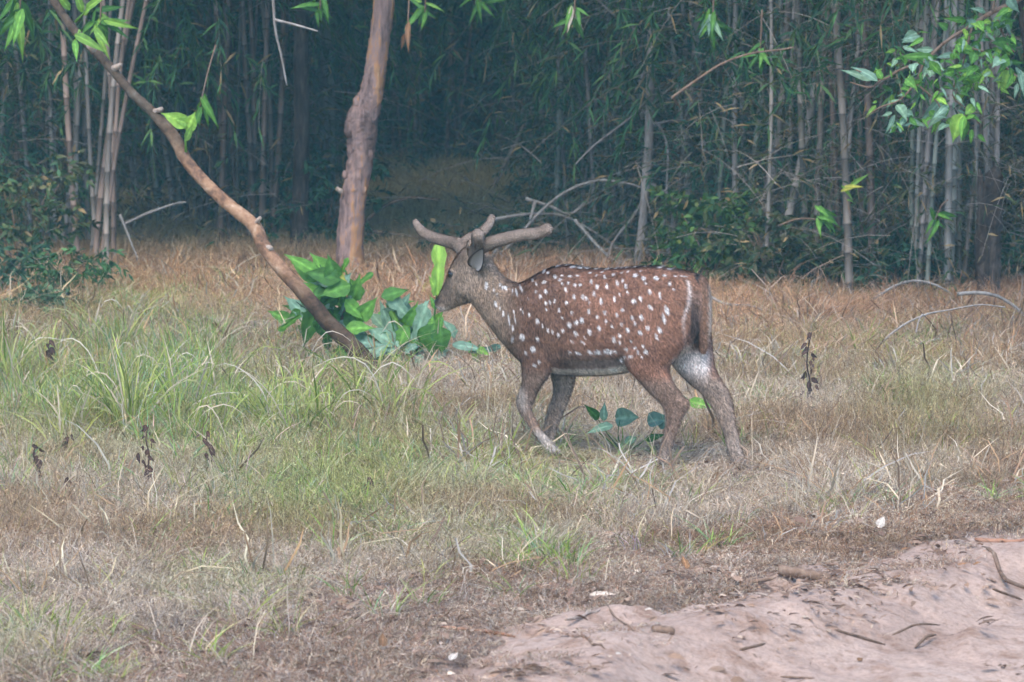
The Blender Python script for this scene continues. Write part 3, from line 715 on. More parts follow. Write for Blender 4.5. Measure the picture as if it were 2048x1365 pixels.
# leaning bare trunk
b = base_of(748, 752); root = empty('leaning_trunk', b, 'bare reddish trunk leaning over the grass, rooted among broad leaves', 'trunk')
pts = [(772, 790), (748, 752), (712, 700), (660, 650), (610, 590), (560, 535), (527, 492), (508, 452), (462, 414), (420, 375), (375, 325), (348, 275), (305, 225), (262, 185), (225, 140), (190, 102), (150, 62), (112, 10), (80, -40), (20, -130), (-60, -260)]
rad = [25, 22, 18, 16.5, 15, 14, 13.2, 14.2, 12.8, 12.4, 12, 13.2, 10.5, 9.6, 9.2, 9.6, 8.8, 8.2, 7.5, 7, 6]
Yl = b[1] + np.concatenate([[0.02, 0], np.linspace(0.0, 1.2, 19)])
tk = px_tube('trunk', pts, Yl, rad, bark_lean, root, 12, 110, 0.04, 3, b)
zz = np.array([v_.co.z for v_ in tk.data.vertices])      # weathered grey above, bare red wood in the middle, darker bark near the foot
w1 = sm(1.15, 1.6, zz)[:, None]; w0 = sm(.72, .38, zz)[:, None]
cl = np.ones((len(zz), 3)) * (1 - w1) + np.array([.33, .42, .50]) * w1; cl = cl * (1 - w0) + np.array([.26, .29, .31]) * w0
tk.data.attributes['Col'].data.foreach_set('color', np.c_[cl, np.ones(len(zz))].astype(np.float32).ravel())
def at_lean(i): return V(pts[i][0], pts[i][1], Yl[i])
for (i, dx, dy, s) in ((6, 10, 4, 7), (12, 12, -4, 6), (14, 10, -6, 7), (15, -8, -8, 9), (7, 8, -10, 5)):
    p0 = at_lean(i); p1 = V(pts[i][0] + dx * 1.6, pts[i][1] + dy * 1.6, Yl[i] - 0.06)
    link('stub', tube_mesh('stub', [p0 - b, (p0 + p1) / 2 - b, p1 - b], [s * 1.2 * 20 / F_PX, s * 20 / F_PX, s * .8 * 20 / F_PX], 7, rough=.05), log_wood, root)
px_tube('root_flare', [(700, 740), (745, 765), (775, 800)], b[1] - 0.05, [10, 22, 20], bark_dark, root, 9, 8, .08, 5, b)
Yk = float(Yl[10]) - 0.03
shoot = px_tube('shoot', [(372, 305), (371, 280), (374, 258), (376, 245)], Yk, [3, 2.5, 2, 1.6], leaf_mats['lime'], root, 6, ref=b)
for (a, t, w) in (((376, 252), (326, 224), 1.0), ((374, 262), (388, 226), 1.3), ((376, 248), (352, 238), 1.1), ((372, 282), (384, 250), .7)):
    put_leaf(shoot, V(*a, Yk - .04), V(*t, Yk - .08), 'ovate', 'lime', .3, wide=w, org=b)
for (a, m_, t) in (((150, 45), (172, 22), (200, -5)), ((160, 60), (150, 85), (148, 100))):
    px_tube('shoot', [a, m_, t], 20.3, [3, 2, 1.5], leaf_mats['lime'], root, 6, ref=b)
for (a, t) in (((165, 25), (150, -20)), ((172, 20), (205, -12)), ((168, 30), (182, 12)), ((140, 20), (110, -20)), ((150, 70), (205, 95)), ((150, 80), (152, 118)), ((190, 60), (216, 88)), ((45, 20), (24, 86))):
    put_leaf(root, V(*a, 20.3), V(*t, 20.2), 'lance', random.choice(['lime', 'fresh']), .4)

# lumpy flaking tree
b = base_of(702, 552); root = empty('flaking_tree', b, 'stout tree with lumpy pinkish flaking trunk behind the broad leaved plants', 'tree')
pts = [(695, 575), (700, 545), (700, 500), (703, 440), (708, 390), (718, 340), (722, 300), (724, 268), (724, 240), (738, 205), (748, 160), (755, 110), (762, 60), (768, 0), (772, -120), (790, -400), (830, -900)]
rad = [37, 30, 27, 26, 25.5, 26, 28, 31, 32, 26, 22, 21, 21, 21, 20, 18, 13]
tr = px_tube('trunk', pts, b[1], rad, bark_lump, root, 18, 130, 0.04, 8, b)
for (lx, ly, lr) in ((703, 258, 22), (742, 232, 20), (705, 300, 16), (738, 308, 15), (716, 205, 14), (690, 350, 9), (728, 380, 10)):
    c_ = V(lx, ly, b[1] - .05) - b; r_ = lr * .72 * b[1] / F_PX
    link('burl', tube_mesh('burl', [c_ + [0, 0, r_ * q] for q in (-1.5, -1.1, -.5, .1, .7, 1.2, 1.5)], r_ * np.array([.1, .6, .95, 1, .85, .5, .1]), 10, rough=.08, seed=lx), bark_lump, root)
px_tube('branch_stub', [(685, 385), (678, 380), (672, 377)], b[1] - .1, [6, 5, 4], log_wood, root, 6, ref=b)
for (a, m_, t) in (((775, -200), (900, -420), (1050, -700)), ((785, -350), (650, -600), (520, -850)), ((810, -650), (860, -1000), (960, -1250))):
    px_tube('limb', [a, m_, t], b[1], [14, 10, 5], bark_lump, root, 8, 12, .04, 2, b)
cr = link('crown', leaf_cloud(340, 420, cyl(2.6, 3.6, 7.5), per=8, twig=.7, droop=.3, leaf=(.15, .28), width=(.05, .08), tw_r=.006), parent=root); cr.location.x = .4
# straight dark tree
b = base_of(598, 505); root = empty('dark_tree', b, 'straight dark trunked tree standing between bamboo and the lumpy tree', 'tree')
px_tube('trunk', [(596, 530), (598, 500), (600, 400), (603, 300), (603, 200), (602, 100), (604, 0), (610, -300), (620, -900)], b[1], [24, 20, 17, 16, 16, 16, 15.5, 14, 9], bark_dark, root, 12, 50, .05, 4, b)
for (a, m_, t) in (((608, -250), (720, -500), (800, -700)), ((612, -400), (480, -600), (400, -900))): px_tube('limb', [a, m_, t], b[1], [9, 7, 3], bark_dark, root, 7, 10, .04, 2, b)
link('crown', leaf_cloud(341, 420, cyl(2.4, 3.4, 8), per=8, twig=.7, droop=.3, leaf=(.15, .28), width=(.05, .08), tw_r=.006), parent=root)
# dark broken stump at the right
b = base_of(1978, 600); root = empty('dark_stump', b, 'thick dark broken tree stump beside the bundle of thin culms', 'stump')
px_tube('trunk', [(1982, 625), (1978, 590), (1975, 520), (1978, 450), (1982, 400), (1990, 352), (1996, 335)], b[1], [36, 28, 25, 26, 24, 17, 6], bark_dark, root, 12, 40, .09, 6, b)
px_tube('broken_spike', [(1966, 420), (1962, 370), (1958, 338)], b[1] + .02, [12, 8, 2], bark_dark, root, 7, 8, .08, 2, b)
# slim grey sapling
b = base_of(1272, 545); root = empty('grey_sapling', b, 'slim pale grey sapling rising behind the deer with thin bare side branches', 'sapling'); sb = b
Ys = b[1]
px_tube('trunk', [(1266, 560), (1272, 535), (1283, 470), (1289, 400), (1295, 330), (1299, 250), (1301, 170), (1303, 80), (1304, 0), (1308, -150), (1330, -420)], Ys, [10, 9.5, 9, 9, 10, 9.5, 9, 8.5, 8, 6, 3], dead_wood, root, 9, 60, .05, 9, b)
for s in ([(1300, 80), (1240, 40), (1195, 0), (1150, -40)], [(1297, 240), (1322, 255), (1336, 300), (1334, 360), (1331, 420), (1326, 470)], [(1298, 250), (1340, 243), (1390, 238)],
          [(1297, 235), (1262, 195), (1225, 172)], [(1291, 360), (1340, 385), (1396, 358)], [(1299, 130), (1278, 165), (1270, 190)], [(1299, 195), (1262, 235), (1190, 290), (1150, 330)]):
    px_tube('branch', s, Ys + np.linspace(0, random.uniform(-.25, .1), len(s)), np.linspace(3.6, 1.5, len(s)), bark_grey, root, 6, 14, .05, 4, b)
cr = link('crown', leaf_cloud(342, 130, cyl(1.2, 3.2, 5.5), per=9, twig=.5, droop=.3, leaf=(.1, .2), width=(.03, .05), tw_r=.004), parent=root)

# ------------------------------------------------------------------ dead brush and canes
def brush(name, lines, label, cat, at, Y0, mat=dead_wood, w=3.4, part='stick', group=None):
    b = base_of(*at); root = empty(name, b, label, cat, group)
    Yb = b[1] if Y0 is None else Y0
    for k, l in enumerate(lines):
        Ys_ = Yb + np.linspace(0, random.uniform(-.3, .3), len(l))
        px_tube(part, l, Ys_, np.linspace(w * 1.15, w * .6, len(l)), mat, root, 6, 8 + 3 * len(l), .04, k, b)
    return root
brush('dead_brush', [[(1285, 530), (1150, 442), (1075, 428), (1000, 437), (975, 445)][::-1], [(1000, 510), (1040, 470), (1080, 425), (1130, 385), (1190, 362), (1250, 366), (1290, 378)],
                     [(1052, 398), (1100, 413), (1140, 428), (1178, 398)], [(1070, 405), (1060, 440)], [(1292, 395), (1262, 440), (1230, 480), (1205, 535)], [(1150, 440), (1200, 497), (1240, 530)],
                     [(1200, 540), (1255, 520), (1290, 505), (1330, 530), (1350, 545)], [(1276, 490), (1300, 480), (1318, 520)], [(970, 535), (990, 505), (1018, 478), (1100, 470)], [(1270, 560), (1250, 540), (1215, 520)]],
      'tangle of arching bare grey dead branches behind the deer\'s back', 'dead branches', (1285, 540), None, w=3.6)
brush('arching_cane', [[(1720, 745), (1760, 690), (1800, 655), (1850, 630), (1900, 620), (1960, 610), (2010, 615)], [(1845, 630), (1838, 640), (1832, 665)]], 'thin tan cane arching from the dry leaf mound, with short spur', 'cane', (1715, 720), None, dead_wood, 2.4)
brush('arching_cane', [[(1745, 600), (1790, 572), (1830, 562), (1870, 570), (1905, 590), (1918, 602)]], 'pale cane arching low in front of the reddish brown bamboo feet', 'cane', (1920, 615), None, dead_wood, 3)
brush('arching_cane', [[(1915, 588), (1960, 586), (2000, 595), (2035, 618), (2055, 640)]], 'stout grey cane bowing down past the dark stump', 'cane', (2060, 655), None, dead_wood, 4)
brush('fallen_cane', [[(1415, 590), (1450, 608), (1500, 612), (1530, 622)]], 'short pale cane lying just behind the deer\'s rump', 'cane', (1520, 630), None, dead_wood, 3)
brush('dead_bamboo_pole', [[(982, 380), (1010, 330), (1040, 270), (1062, 215)]], 'single dead bamboo pole slanting across the dark gap', 'bamboo pole', (985, 398), None, dead_wood, 5)
brush('dead_twig', [[(545, -20), (551, 60), (562, 110), (574, 172)], [(549, 40), (590, 50), (636, 63)], [(548, -60), (545, -20)]], 'thin bare forked twig hanging before the straight dark tree', 'twig', (560, 560), 22.5, dead_wood, 3)
brush('arching_twig', [[(735, 440), (770, 412), (820, 396), (880, 400)], [(735, 462), (800, 470), (850, 478)]], 'faint arching twig beside the lumpy tree in the gap', 'twig', (738, 500), None, dead_brown, 4)
brush('bare_branch', [[(1345, 195), (1380, 170), (1440, 130), (1500, 108), (1560, 100), (1588, 95)], [(1345, 195), (1360, 215)]], 'long bare branch slanting up beside the grey sapling', 'branch', (1330, 560), 24.5, dead_brown, 2.8)
brush('slanted_dead_cane', [[(250, 448), (300, 425), (350, 408), (372, 405)]], 'dead cane slanting across dark culms by the pale bamboo', 'cane', (240, 540), None, dead_wood, 3)
brush('slanted_dead_cane', [[(240, 430), (258, 475), (276, 520)]], 'short dead cane propped against the pale bamboo clump', 'cane', (276, 545), None, dead_wood, 3)

# ------------------------------------------------------------------ leafy tree at the right edge
b = np.array([*V(2100, 640, 21.5)[:2], 0]); root = empty('leafy_tree', b, 'tree reaching a bright green leafy branch over the bamboo', 'tree'); TY = 20.6
px_tube('trunk', [(2105, 720), (2100, 600), (2092, 400), (2078, 200), (2062, 60), (2050, -60), (2040, -250), (2060, -700)], 21.5, [26, 22, 20, 20, 20, 19, 16, 9], bark_dark, root, 10, 50, .06, 4, b)
br = px_tube('branch', [(2062, -20), (2020, 10), (1985, 24), (1945, 50), (1890, 85), (1850, 120), (1800, 140), (1762, 160), (1712, 140)], np.linspace(21.5, TY, 9), [7, 6, 5, 4, 3.4, 3, 2.5, 2, 1.4], dead_brown, root, 7, 30, .05, 3, b)
for s in ([(1945, 50), (1935, 90), (1925, 130), (1905, 190), (1935, 220), (1960, 250)], [(1850, 120), (1830, 165), (1800, 200), (1760, 215), (1730, 235)], [(1935, 95), (1980, 110), (2030, 150), (2070, 175)], [(1830, 165), (1870, 200), (1880, 215)], [(1985, 24), (1990, -20), (1985, -60)], [(1762, 160), (1740, 175), (1700, 165)], [(1995, 40), (2015, 90), (2030, 105)]):
    px_tube('twig', s, TY, np.linspace(2.6, 1.2, len(s)), dead_brown, root, 6, 16, .05, 3, b)
LV = []
z6 = lambda x, y: (1600 + x / 4.55, y / 4.55)
for q in ((1090, 330, 920, 360), (1060, 300, 930, 385), (1170, 300, 1070, 280), (1120, 350, 1000, 410), (1210, 455, 1020, 450), (1210, 520, 905, 510), (1400, 500, 1230, 510), (1340, 270, 1270, 200), (1180, 560, 1300, 700), (1230, 570, 1290, 715), (1160, 600, 1120, 700), (1180, 620, 1190, 700),
          (1000, 690, 1050, 820), (960, 720, 1060, 800), (740, 640, 660, 620), (750, 720, 670, 600), (700, 740, 480, 560), (660, 720, 420, 640), (760, 770, 850, 870), (820, 640, 840, 720), (870, 600, 900, 580), (690, 960, 590, 1080), (860, 1050, 790, 1220), (880, 960, 990, 1060), (920, 940, 960, 1050), (700, 930, 650, 930),
          (1300, 900, 1090, 1110), (1200, 880, 1280, 960), (1330, 960, 1180, 1160), (1350, 960, 1200, 1080), (1260, 830, 1180, 920), (1420, 860, 1480, 930), (1400, 930, 1390, 1010), (1480, 1040, 1370, 1280), (1500, 1060, 1430, 1230), (1520, 1100, 1480, 1290), (1560, 1180, 1560, 1320), (1540, 1040, 1660, 1100), (1620, 1230, 1710, 1300), (1500, 1030, 1420, 1000),
          (1880, 580, 1790, 680), (1900, 640, 1860, 830), (1960, 620, 2040, 700), (1980, 760, 1950, 900), (1900, 560, 2040, 580), (1930, 680, 1900, 800), (2000, 640, 2038, 830), (1870, 190, 1980, 185), (1860, 230, 1970, 200), (1700, 600, 1640, 690), (1460, 560, 1430, 700), (1480, 580, 1540, 640), (1780, 470, 1830, 530), (1740, 450, 1640, 530)):
    LV.append((z6(q[0], q[1]), z6(q[2], q[3])))
g = np.random.default_rng(77)
for k in range(300):      # the dense part of the spray
    u = g.random(); cx, cy = 1905 + 120 * g.random(), 30 + 150 * g.random()
    if cx > 1960 and cy > 130 and g.random() < .5: continue
    if k > 170: cx, cy = 1765 + 190 * g.random(), 90 + 165 * g.random()
    a = g.uniform(0, 6.28); L = g.uniform(13, 30); LV.append(((cx, cy), (cx + L * math.cos(a), cy + L * abs(math.sin(a)) * .9)))
for k in range(60):
    cx, cy = g.uniform(1960, 2120), g.uniform(-90, 30); a = g.uniform(0, 6.28); L = g.uniform(20, 45); LV.append(((cx, cy), (cx + L * math.cos(a), cy + L * math.sin(a))))
for (s, t) in LV:
    dz = g.uniform(-.18, .18)
    put_leaf(root, V(*s, TY + dz), V(*t, TY + dz + g.uniform(-.1, .1)), 'lance' if g.random() < .8 or abs(t[0] - s[0]) > 40 else 'ovate', g.choice(['fresh', 'blue', 'blue', 'fresh', 'dark', 'lime']), g.uniform(-.2, 1.0), g.normal(0, .5), wide=1.3 if g.random() < .5 else 1.05)
link('crown', leaf_cloud(343, 330, cyl(1.9, 2.9, 6), per=9, twig=.6, droop=.3, leaf=(.1, .2), width=(.035, .055), tw_r=.004), parent=root)

# ------------------------------------------------------------------ broad leaved plants by the leaning trunk
def plant(name, at, label, stems, leaves, Y=None, cat='plant', group=None, stem_r=3.0, stem_mat='dark', default=('ovate', 'fresh')):
    b = base_of(*at); root = empty(name, b, label, cat, group); Yp = b[1] if Y is None else Y
    for s in stems: px_tube('stem', s, Yp, np.linspace(stem_r, stem_r * .5, len(s)), leaf_mats[stem_mat], root, 6, 10, ref=b)
    for l in leaves:
        (a, t) = l[:2]; sh = l[2] if len(l) > 2 else default[0]; mt = l[3] if len(l) > 3 else default[1]; w = l[4] if len(l) > 4 else 1.0
        dz = random.uniform(-.12, .12)
        put_leaf(root, V(*a, Yp + dz), V(*t, Yp + dz - random.uniform(-.02, .1)), sh, mt, random.uniform(.1, .9), random.uniform(-.4, .4), w)
    return root
plant('broad_leaf_plant', (690, 735), 'tall plant of glossy broad green leaves rising right behind the leaning trunk',
      [[(690, 740), (672, 660), (655, 580), (640, 530)], [(695, 740), (700, 660), (705, 590), (690, 540)]],
      [((636, 548), (572, 506), 'lance', 'fresh', 1.3), ((640, 560), (582, 520), 'ovate', 'fresh'), ((645, 545), (632, 520), 'ovate', 'fresh', .8), ((630, 570), (660, 620), 'ovate', 'dark'), ((640, 600), (600, 560), 'ovate', 'fresh', 1.1), ((660, 560), (635, 508), 'ovate', 'fresh', 1.3), ((668, 562), (660, 515), 'ovate', 'fresh', 1.2),
       ((662, 540), (690, 556), 'ovate', 'yellow', 1.1), ((690, 560), (650, 615), 'ovate', 'dark', 1.3), ((700, 570), (640, 590), 'ovate', 'fresh', 1.1), ((655, 600), (628, 640), 'ovate', 'blue', .9), ((640, 630), (655, 690), 'ovate', 'dark', 1.1), ((660, 620), (650, 560), 'lance', 'blue', 1.0), ((700, 580), (660, 556), 'lance', 'lime', 1.3), ((690, 600), (730, 640), 'ovate', 'fresh', 1.0), ((705, 600), (720, 560), 'ovate', 'fresh', 1.0), ((700, 640), (735, 690), 'ovate', 'blue', 1.1),
       ((680, 650), (640, 660), 'ovate', 'dark', 1.0), ((700, 610), (690, 680), 'ovate', 'dead', .8), ((690, 660), (745, 650), 'ovate', 'fresh', 1.0), ((700, 690), (665, 720), 'ovate', 'dark', 1.0), ((635, 620), (600, 690), 'ovate', 'dark', .9), ((620, 700), (640, 760), 'ovate', 'dark', .7), ((660, 590), (605, 600), 'ovate', 'dark', 1.1), ((680, 560), (610, 540), 'ovate', 'dark', 1.0), ((715, 640), (752, 600), 'ovate', 'fresh', 1.0), ((710, 660), (700, 600), 'ovate', 'dark', 1.2), ((705, 680), (755, 690), 'ovate', 'blue', 1.0), ((650, 580), (690, 610), 'ovate', 'fresh', 1.2), ((640, 570), (620, 610), 'ovate', 'dark', 1.2), ((700, 620), (660, 650), 'ovate', 'dark', 1.3), ((720, 600), (700, 555), 'ovate', 'fresh', 1.1)], stem_r=4)
plant('broad_leaf_plant', (640, 690), 'small plant of dull green leaves half hidden by the leaning trunk', [[(640, 690), (625, 640), (600, 600)]],
      [((620, 640), (570, 590), 'ovate', 'blue', .9), ((625, 650), (590, 620), 'ovate', 'dark', 1.0), ((630, 660), (600, 665), 'ovate', 'blue', 1.0), ((600, 620), (575, 640), 'ovate', 'dark', 1.0)])
plant('dusty_leaf_plant', (800, 735), 'leafy plant with dusty bluish green eaten leaves below the deer\'s muzzle',
      [[(800, 735), (805, 680), (815, 620)], [(800, 735), (790, 670), (775, 610)], [(800, 735), (830, 680), (850, 630)]],
      [((815, 640), (770, 588), 'ovate', 'blue', 1.1), ((800, 620), (820, 585), 'lance', 'blue', 1.6), ((820, 660), (850, 600), 'ovate', 'blue', 1.4), ((830, 680), (848, 615), 'eaten', 'blue', 1.6), ((805, 680), (770, 630), 'ovate', 'blue', 1.2), ((800, 650), (840, 640), 'eaten', 'lime', 1.6), ((790, 690), (740, 650), 'ovate', 'blue', 1.0), ((800, 700), (850, 670), 'ovate', 'blue', 1.1),
       ((790, 700), (730, 690), 'ovate', 'blue', 1.1), ((800, 710), (780, 740), 'ovate', 'dark', 1.0), ((810, 700), (845, 700), 'ovate', 'blue', 1.0), ((780, 660), (760, 600), 'lance', 'blue', 1.2), ((820, 640), (790, 600), 'eaten', 'blue', 1.6), ((835, 640), (850, 600), 'lance', 'blue', 1.0), ((800, 690), (815, 640), 'ovate', 'fresh', 1.1), ((770, 690), (735, 720), 'ovate', 'blue', 1.1), ((740, 720), (770, 728), 'lance', 'bone', .9), ((810, 650), (835, 615), 'ovate', 'fresh', .9), ((795, 640), (770, 605), 'lance', 'dark', 1.2), ((825, 690), (858, 640), 'ovate', 'blue', .9), ((785, 700), (755, 668), 'ovate', 'dark', 1.0), ((815, 700), (838, 668), 'eaten', 'fresh', 1.2), ((775, 715), (745, 735), 'ovate', 'dark', 1.0), ((830, 715), (862, 735), 'ovate', 'blue', .8), ((800, 655), (782, 622), 'eaten', 'lime', 1.0)])
plant('broad_leaf_plant', (868, 740), 'low plant with one broad deep green leaf and a crumpled brown one',
      [[(868, 740), (862, 690), (870, 650)], [(890, 740), (930, 715), (960, 690)]],
      [((868, 648), (862, 712), 'ovate', 'dark', 1.6), ((880, 655), (884, 706), 'ovate', 'dark', 1.4), ((856, 655), (840, 700), 'ovate', 'dark', 1.3), ((878, 660), (886, 632), 'lance', 'dark', 1.4), ((905, 690), (970, 695), 'lance', 'blue', 1.2), ((940, 695), (965, 730), 'ovate', 'lime', 1.0), ((955, 700), (975, 705), 'ovate', 'lime', 1.0), ((910, 720), (960, 735), 'eaten', 'dead', 1.3), ((930, 712), (968, 770), 'eaten', 'dead', 1.2), ((920, 730), (900, 760), 'ovate', 'dead', 1.0), ((890, 700), (860, 720), 'ovate', 'blue', 1.0)])
plant('eaten_leaf_plant', (872, 700), 'tall pale green leaf nibbled along its edge, in front of the deer\'s face',
      [[(868, 700), (868, 650), (872, 600), (876, 575)]],
      [((874, 590), (883, 494), 'eaten', 'lime', 1.0), ((874, 585), (857, 552), 'lance', 'lime', 1.2), ((872, 620), (862, 590), 'ovate', 'fresh', .8), ((868, 650), (885, 622), 'ovate', 'fresh', .8)], Y=on_ground(872, 720)[1])
plant('small_seedling', (1240, 905), 'low seedling of bluish round leaves under the deer\'s belly',
      [[(1245, 905), (1236, 870), (1240, 840)], [(1245, 905), (1215, 868), (1195, 838)], [(1255, 905), (1295, 876), (1314, 850)], [(1245, 905), (1215, 880), (1190, 858)]],
      [((1232, 838), (1268, 832), 'round', 'blue', 1.0), ((1296, 846), (1330, 832), 'round', 'blue', 1.0), ((1316, 848), (1340, 838), 'round', 'blue', 1.0), ((1225, 852), (1176, 856), 'lance', 'blue', 1.5), ((1197, 838), (1176, 814), 'lance', 'dark', 1.5), ((1208, 842), (1207, 806), 'ovate', 'blue', .8), ((1290, 880), (1330, 868), 'lance', 'dark', 1.2), ((1250, 885), (1272, 876), 'round', 'blue', .8)], stem_r=1.5)
plant('small_seedling', (1400, 850), 'seedling with one bright green leaf behind the deer\'s hind legs', [[(1385, 860), (1375, 830), (1380, 800)], [(1385, 858), (1372, 838), (1368, 825)]],
      [((1378, 802), (1424, 814), 'lance', 'fresh', 1.7), ((1368, 825), (1386, 853), 'lance', 'dark', 1.6), ((1376, 805), (1366, 790), 'lance', 'blue', 1.4)], stem_r=1.6)

# more leaves filling the clump, down into the grass
gl = np.random.default_rng(91)
for rt in [r for r in bpy.data.objects if r.name.startswith(('broad_leaf_plant', 'dusty_leaf_plant'))]:
    c_ = project(np.array(rt.location))[0]; dusty = rt.name.startswith('dusty'); nL = 34 if rt.name == 'broad_leaf_plant' else 26 if dusty else 12
    for k in range(nL):
        hgt = gl.uniform(5, 190 if rt.name == 'broad_leaf_plant' else 120 if dusty else 70); x_ = c_[0] + gl.normal(-12 if rt.name == 'broad_leaf_plant' else 0, 34); y_ = c_[1] - hgt; a_ = gl.uniform(0, 6.28); L_ = gl.uniform(34, 66)
        if rt.name == 'broad_leaf_plant': x_ -= hgt * .12
        yy = rt.location.y + gl.uniform(-.1, .25)
        put_leaf(rt, V(x_, y_, yy), V(x_ + L_ * math.cos(a_), y_ + L_ * .8 * math.sin(a_), yy + gl.uniform(-.12, .12)), gl.choice(['ovate', 'ovate', 'eaten']), gl.choice(['blue', 'blue', 'dark', 'fresh'] if dusty else ['dark', 'dark', 'fresh', 'blue']), gl.uniform(-.2, 1.2), gl.normal(0, .8), gl.uniform(.7, 1.1))
# bushes
def bush(at, label, r, h, cols, n=140, seed=0, leaf=(.05, .1), width=(.012, .022), Y=None, per=14):
    b = base_of(*at); root = empty('bush', b, label, 'bush'); g = np.random.default_rng(seed)
    link('foliage', leaf_cloud(600 + seed, n, cyl(r, .05, h), per=per, leaf=leaf, width=width, twig=.22, droop=.3, cols=cols), parent=root)
    for k in range(5):
        a = g.random() * 6.28; t = np.array([math.cos(a) * r * .6, math.sin(a) * r * .6, h * .8])
        link('stem', tube_mesh('stem', [(0, 0, -.03), t * .4 + [0, 0, .08], t], [.008, .006, .003], 6, n=8), dead_brown, root)
    return root
bush((40, 560), 'big olive and rust leaved bush at the foot of the dim bamboo', .62, 1.0, [(0.06, 0.11, 0.04), (0.11, 0.15, 0.06), (0.14, 0.14, 0.07), (0.07, 0.14, 0.07)], 120, 1)
bush((135, 600), 'fresh green ferny bush before the pale bamboo clump', .26, .35, [(0.06, 0.15, 0.06), (0.09, 0.19, 0.07)], 60, 2, leaf=(.05, .09), width=(.008, .014))
bush((5, 600), 'bluish green bush crouching before the olive bush', .26, .38, [(0.05, 0.12, 0.07), (0.08, 0.15, 0.08)], 50, 3, leaf=(.05, .1), width=(.008, .016))
bush((75, 640), 'low bluish green bush spreading into the tall grass', .26, .2, [(0.08, 0.15, 0.08), (0.11, 0.18, 0.09)], 40, 4, leaf=(.05, .1), width=(.008, .016))
bush((1425, 575), 'yellowish green bush growing behind the deer\'s rump', .42, .75, [(0.06, 0.14, 0.035), (0.09, 0.17, 0.045), (0.12, 0.16, 0.05), (0.04, 0.10, 0.04)], 170, 5)
bush((1545, 590), 'thin olive bush at the feet of the leaning grey culms', .35, .6, [(0.08, 0.10, 0.04), (0.12, 0.11, 0.055), (0.05, 0.09, 0.04)], 80, 6)
bush((1650, 585), 'dark green bush between the leaning culms and reddish bamboo feet', .35, .5, [(0.04, 0.09, 0.04), (0.06, 0.11, 0.05)], 80, 7)
bush((1800, 590), 'dark bluish green bush behind the low arching cane', .35, .4, [(0.035, 0.09, 0.05), (0.05, 0.11, 0.06)], 80, 8)
bush((2035, 560), 'bright green ground bush past the dark stump', .5, .35, [(0.05, 0.13, 0.06), (0.07, 0.16, 0.07)], 110, 9)
bush((1000, 520), 'dark leafy bush sprawling in the shade behind the antlers', .6, .3, [(0.05, 0.10, 0.05), (0.06, 0.11, 0.06)], 80, 10)
bush((1140, 420), 'rounded dark green bush at the edge of the open gap', .6, .8, [(0.04, 0.10, 0.05), (0.05, 0.12, 0.06)], 140, 11)
bush((650, 500), 'hazy green bush between the dark tree and the lumpy tree', .5, .9, [(0.05, 0.12, 0.06), (0.06, 0.14, 0.07)], 120, 12)
# hanging leaf sprays that catch light at the forest edge
def spray(px, py, label, n, Y, ang, L, mats, spread=.8, frm=None):
    b = V(px, py, Y); root = empty('leaf_spray', b, label, 'leaf spray')
    px_tube('twig', [(px + 4, py - 90), (px + 2, py - 40), (px, py)] if frm is None else [frm, ((px + frm[0]) / 2, (py + frm[1]) / 2 - 8), (px, py)], Y, [2, 1.8, 1.4], dead_brown, root, 5, 8, ref=b)
    for k in range(n):
        a = ang + random.gauss(0, spread); l = L * random.uniform(.6, 1.2); o = (px + random.uniform(-10, 10), py + random.uniform(-30, 6))
        put_leaf(root, V(*o, Y), V(o[0] + l * math.cos(a), o[1] + l * math.sin(a), Y + random.uniform(-.1, .1)), 'lance', random.choice(mats), random.uniform(0, 1), random.uniform(-.6, .6), .75)
spray(1148, 40, 'hanging spray with two dry orange leaves over the gap', 12, 25.5, 1.4, 42, ['fresh', 'dark', 'fresh', 'bone'])
spray(1425, 45, 'fan shaped green leaf spray beside the grey sapling', 16, 25, 1.5, 52, ['fresh', 'dark', 'blue'])
spray(1640, 440, 'green fan of leaves low beside the leaning grey culms', 12, 24.5, .7, 45, ['fresh', 'dark', 'fresh'], .5, (1556, 452))
spray(1690, 395, 'small yellowish leaf tuft in front of the twiggy bamboo', 5, 24.5, .0, 36, ['yellow', 'lime'], .6, (1702, 440))
spray(640, 20, 'dark leaf spray hanging between the two tree trunks', 10, 25.5, 1.6, 45, ['dark', 'fresh'])
spray(850, 25, 'pale green leaf spray hanging over the open gap', 12, 26, 1.9, 48, ['fresh', 'dark', 'lime'])
spray(960, 10, 'feathery dark leaf spray hanging deep in the gap', 12, 28, 1.6, 50, ['dark', 'fresh'])
spray(815, 65, 'single dry orange leaf cluster beside the lumpy trunk', 3, 24, 1.7, 48, ['dead', 'bone'], .15)
spray(400, 215, 'drooping green leaf pair hanging near the leaning trunk', 6, 23, 1.9, 60, ['fresh', 'dark', 'fresh'], .5, (432, 90))
spray(200, 50, 'bright green leaf spray hanging among the pale culms', 14, 23.5, 1.6, 60, ['fresh', 'lime', 'dark'], .9)
spray(40, 20, 'long green leaf hanging at the dim bamboo', 8, 22, 1.8, 80, ['fresh', 'lime', 'dark'], .3)
spray(1520, 110, 'thin green leaf tuft between the leaning grey culms', 10, 25, 1.6, 40, ['dark', 'fresh'])
spray(1870, 440, 'sparse dark green leaf tuft by the thin culm bundle', 6, 24.5, 1.5, 40, ['dark', 'fresh'], .8, (1896, 400))

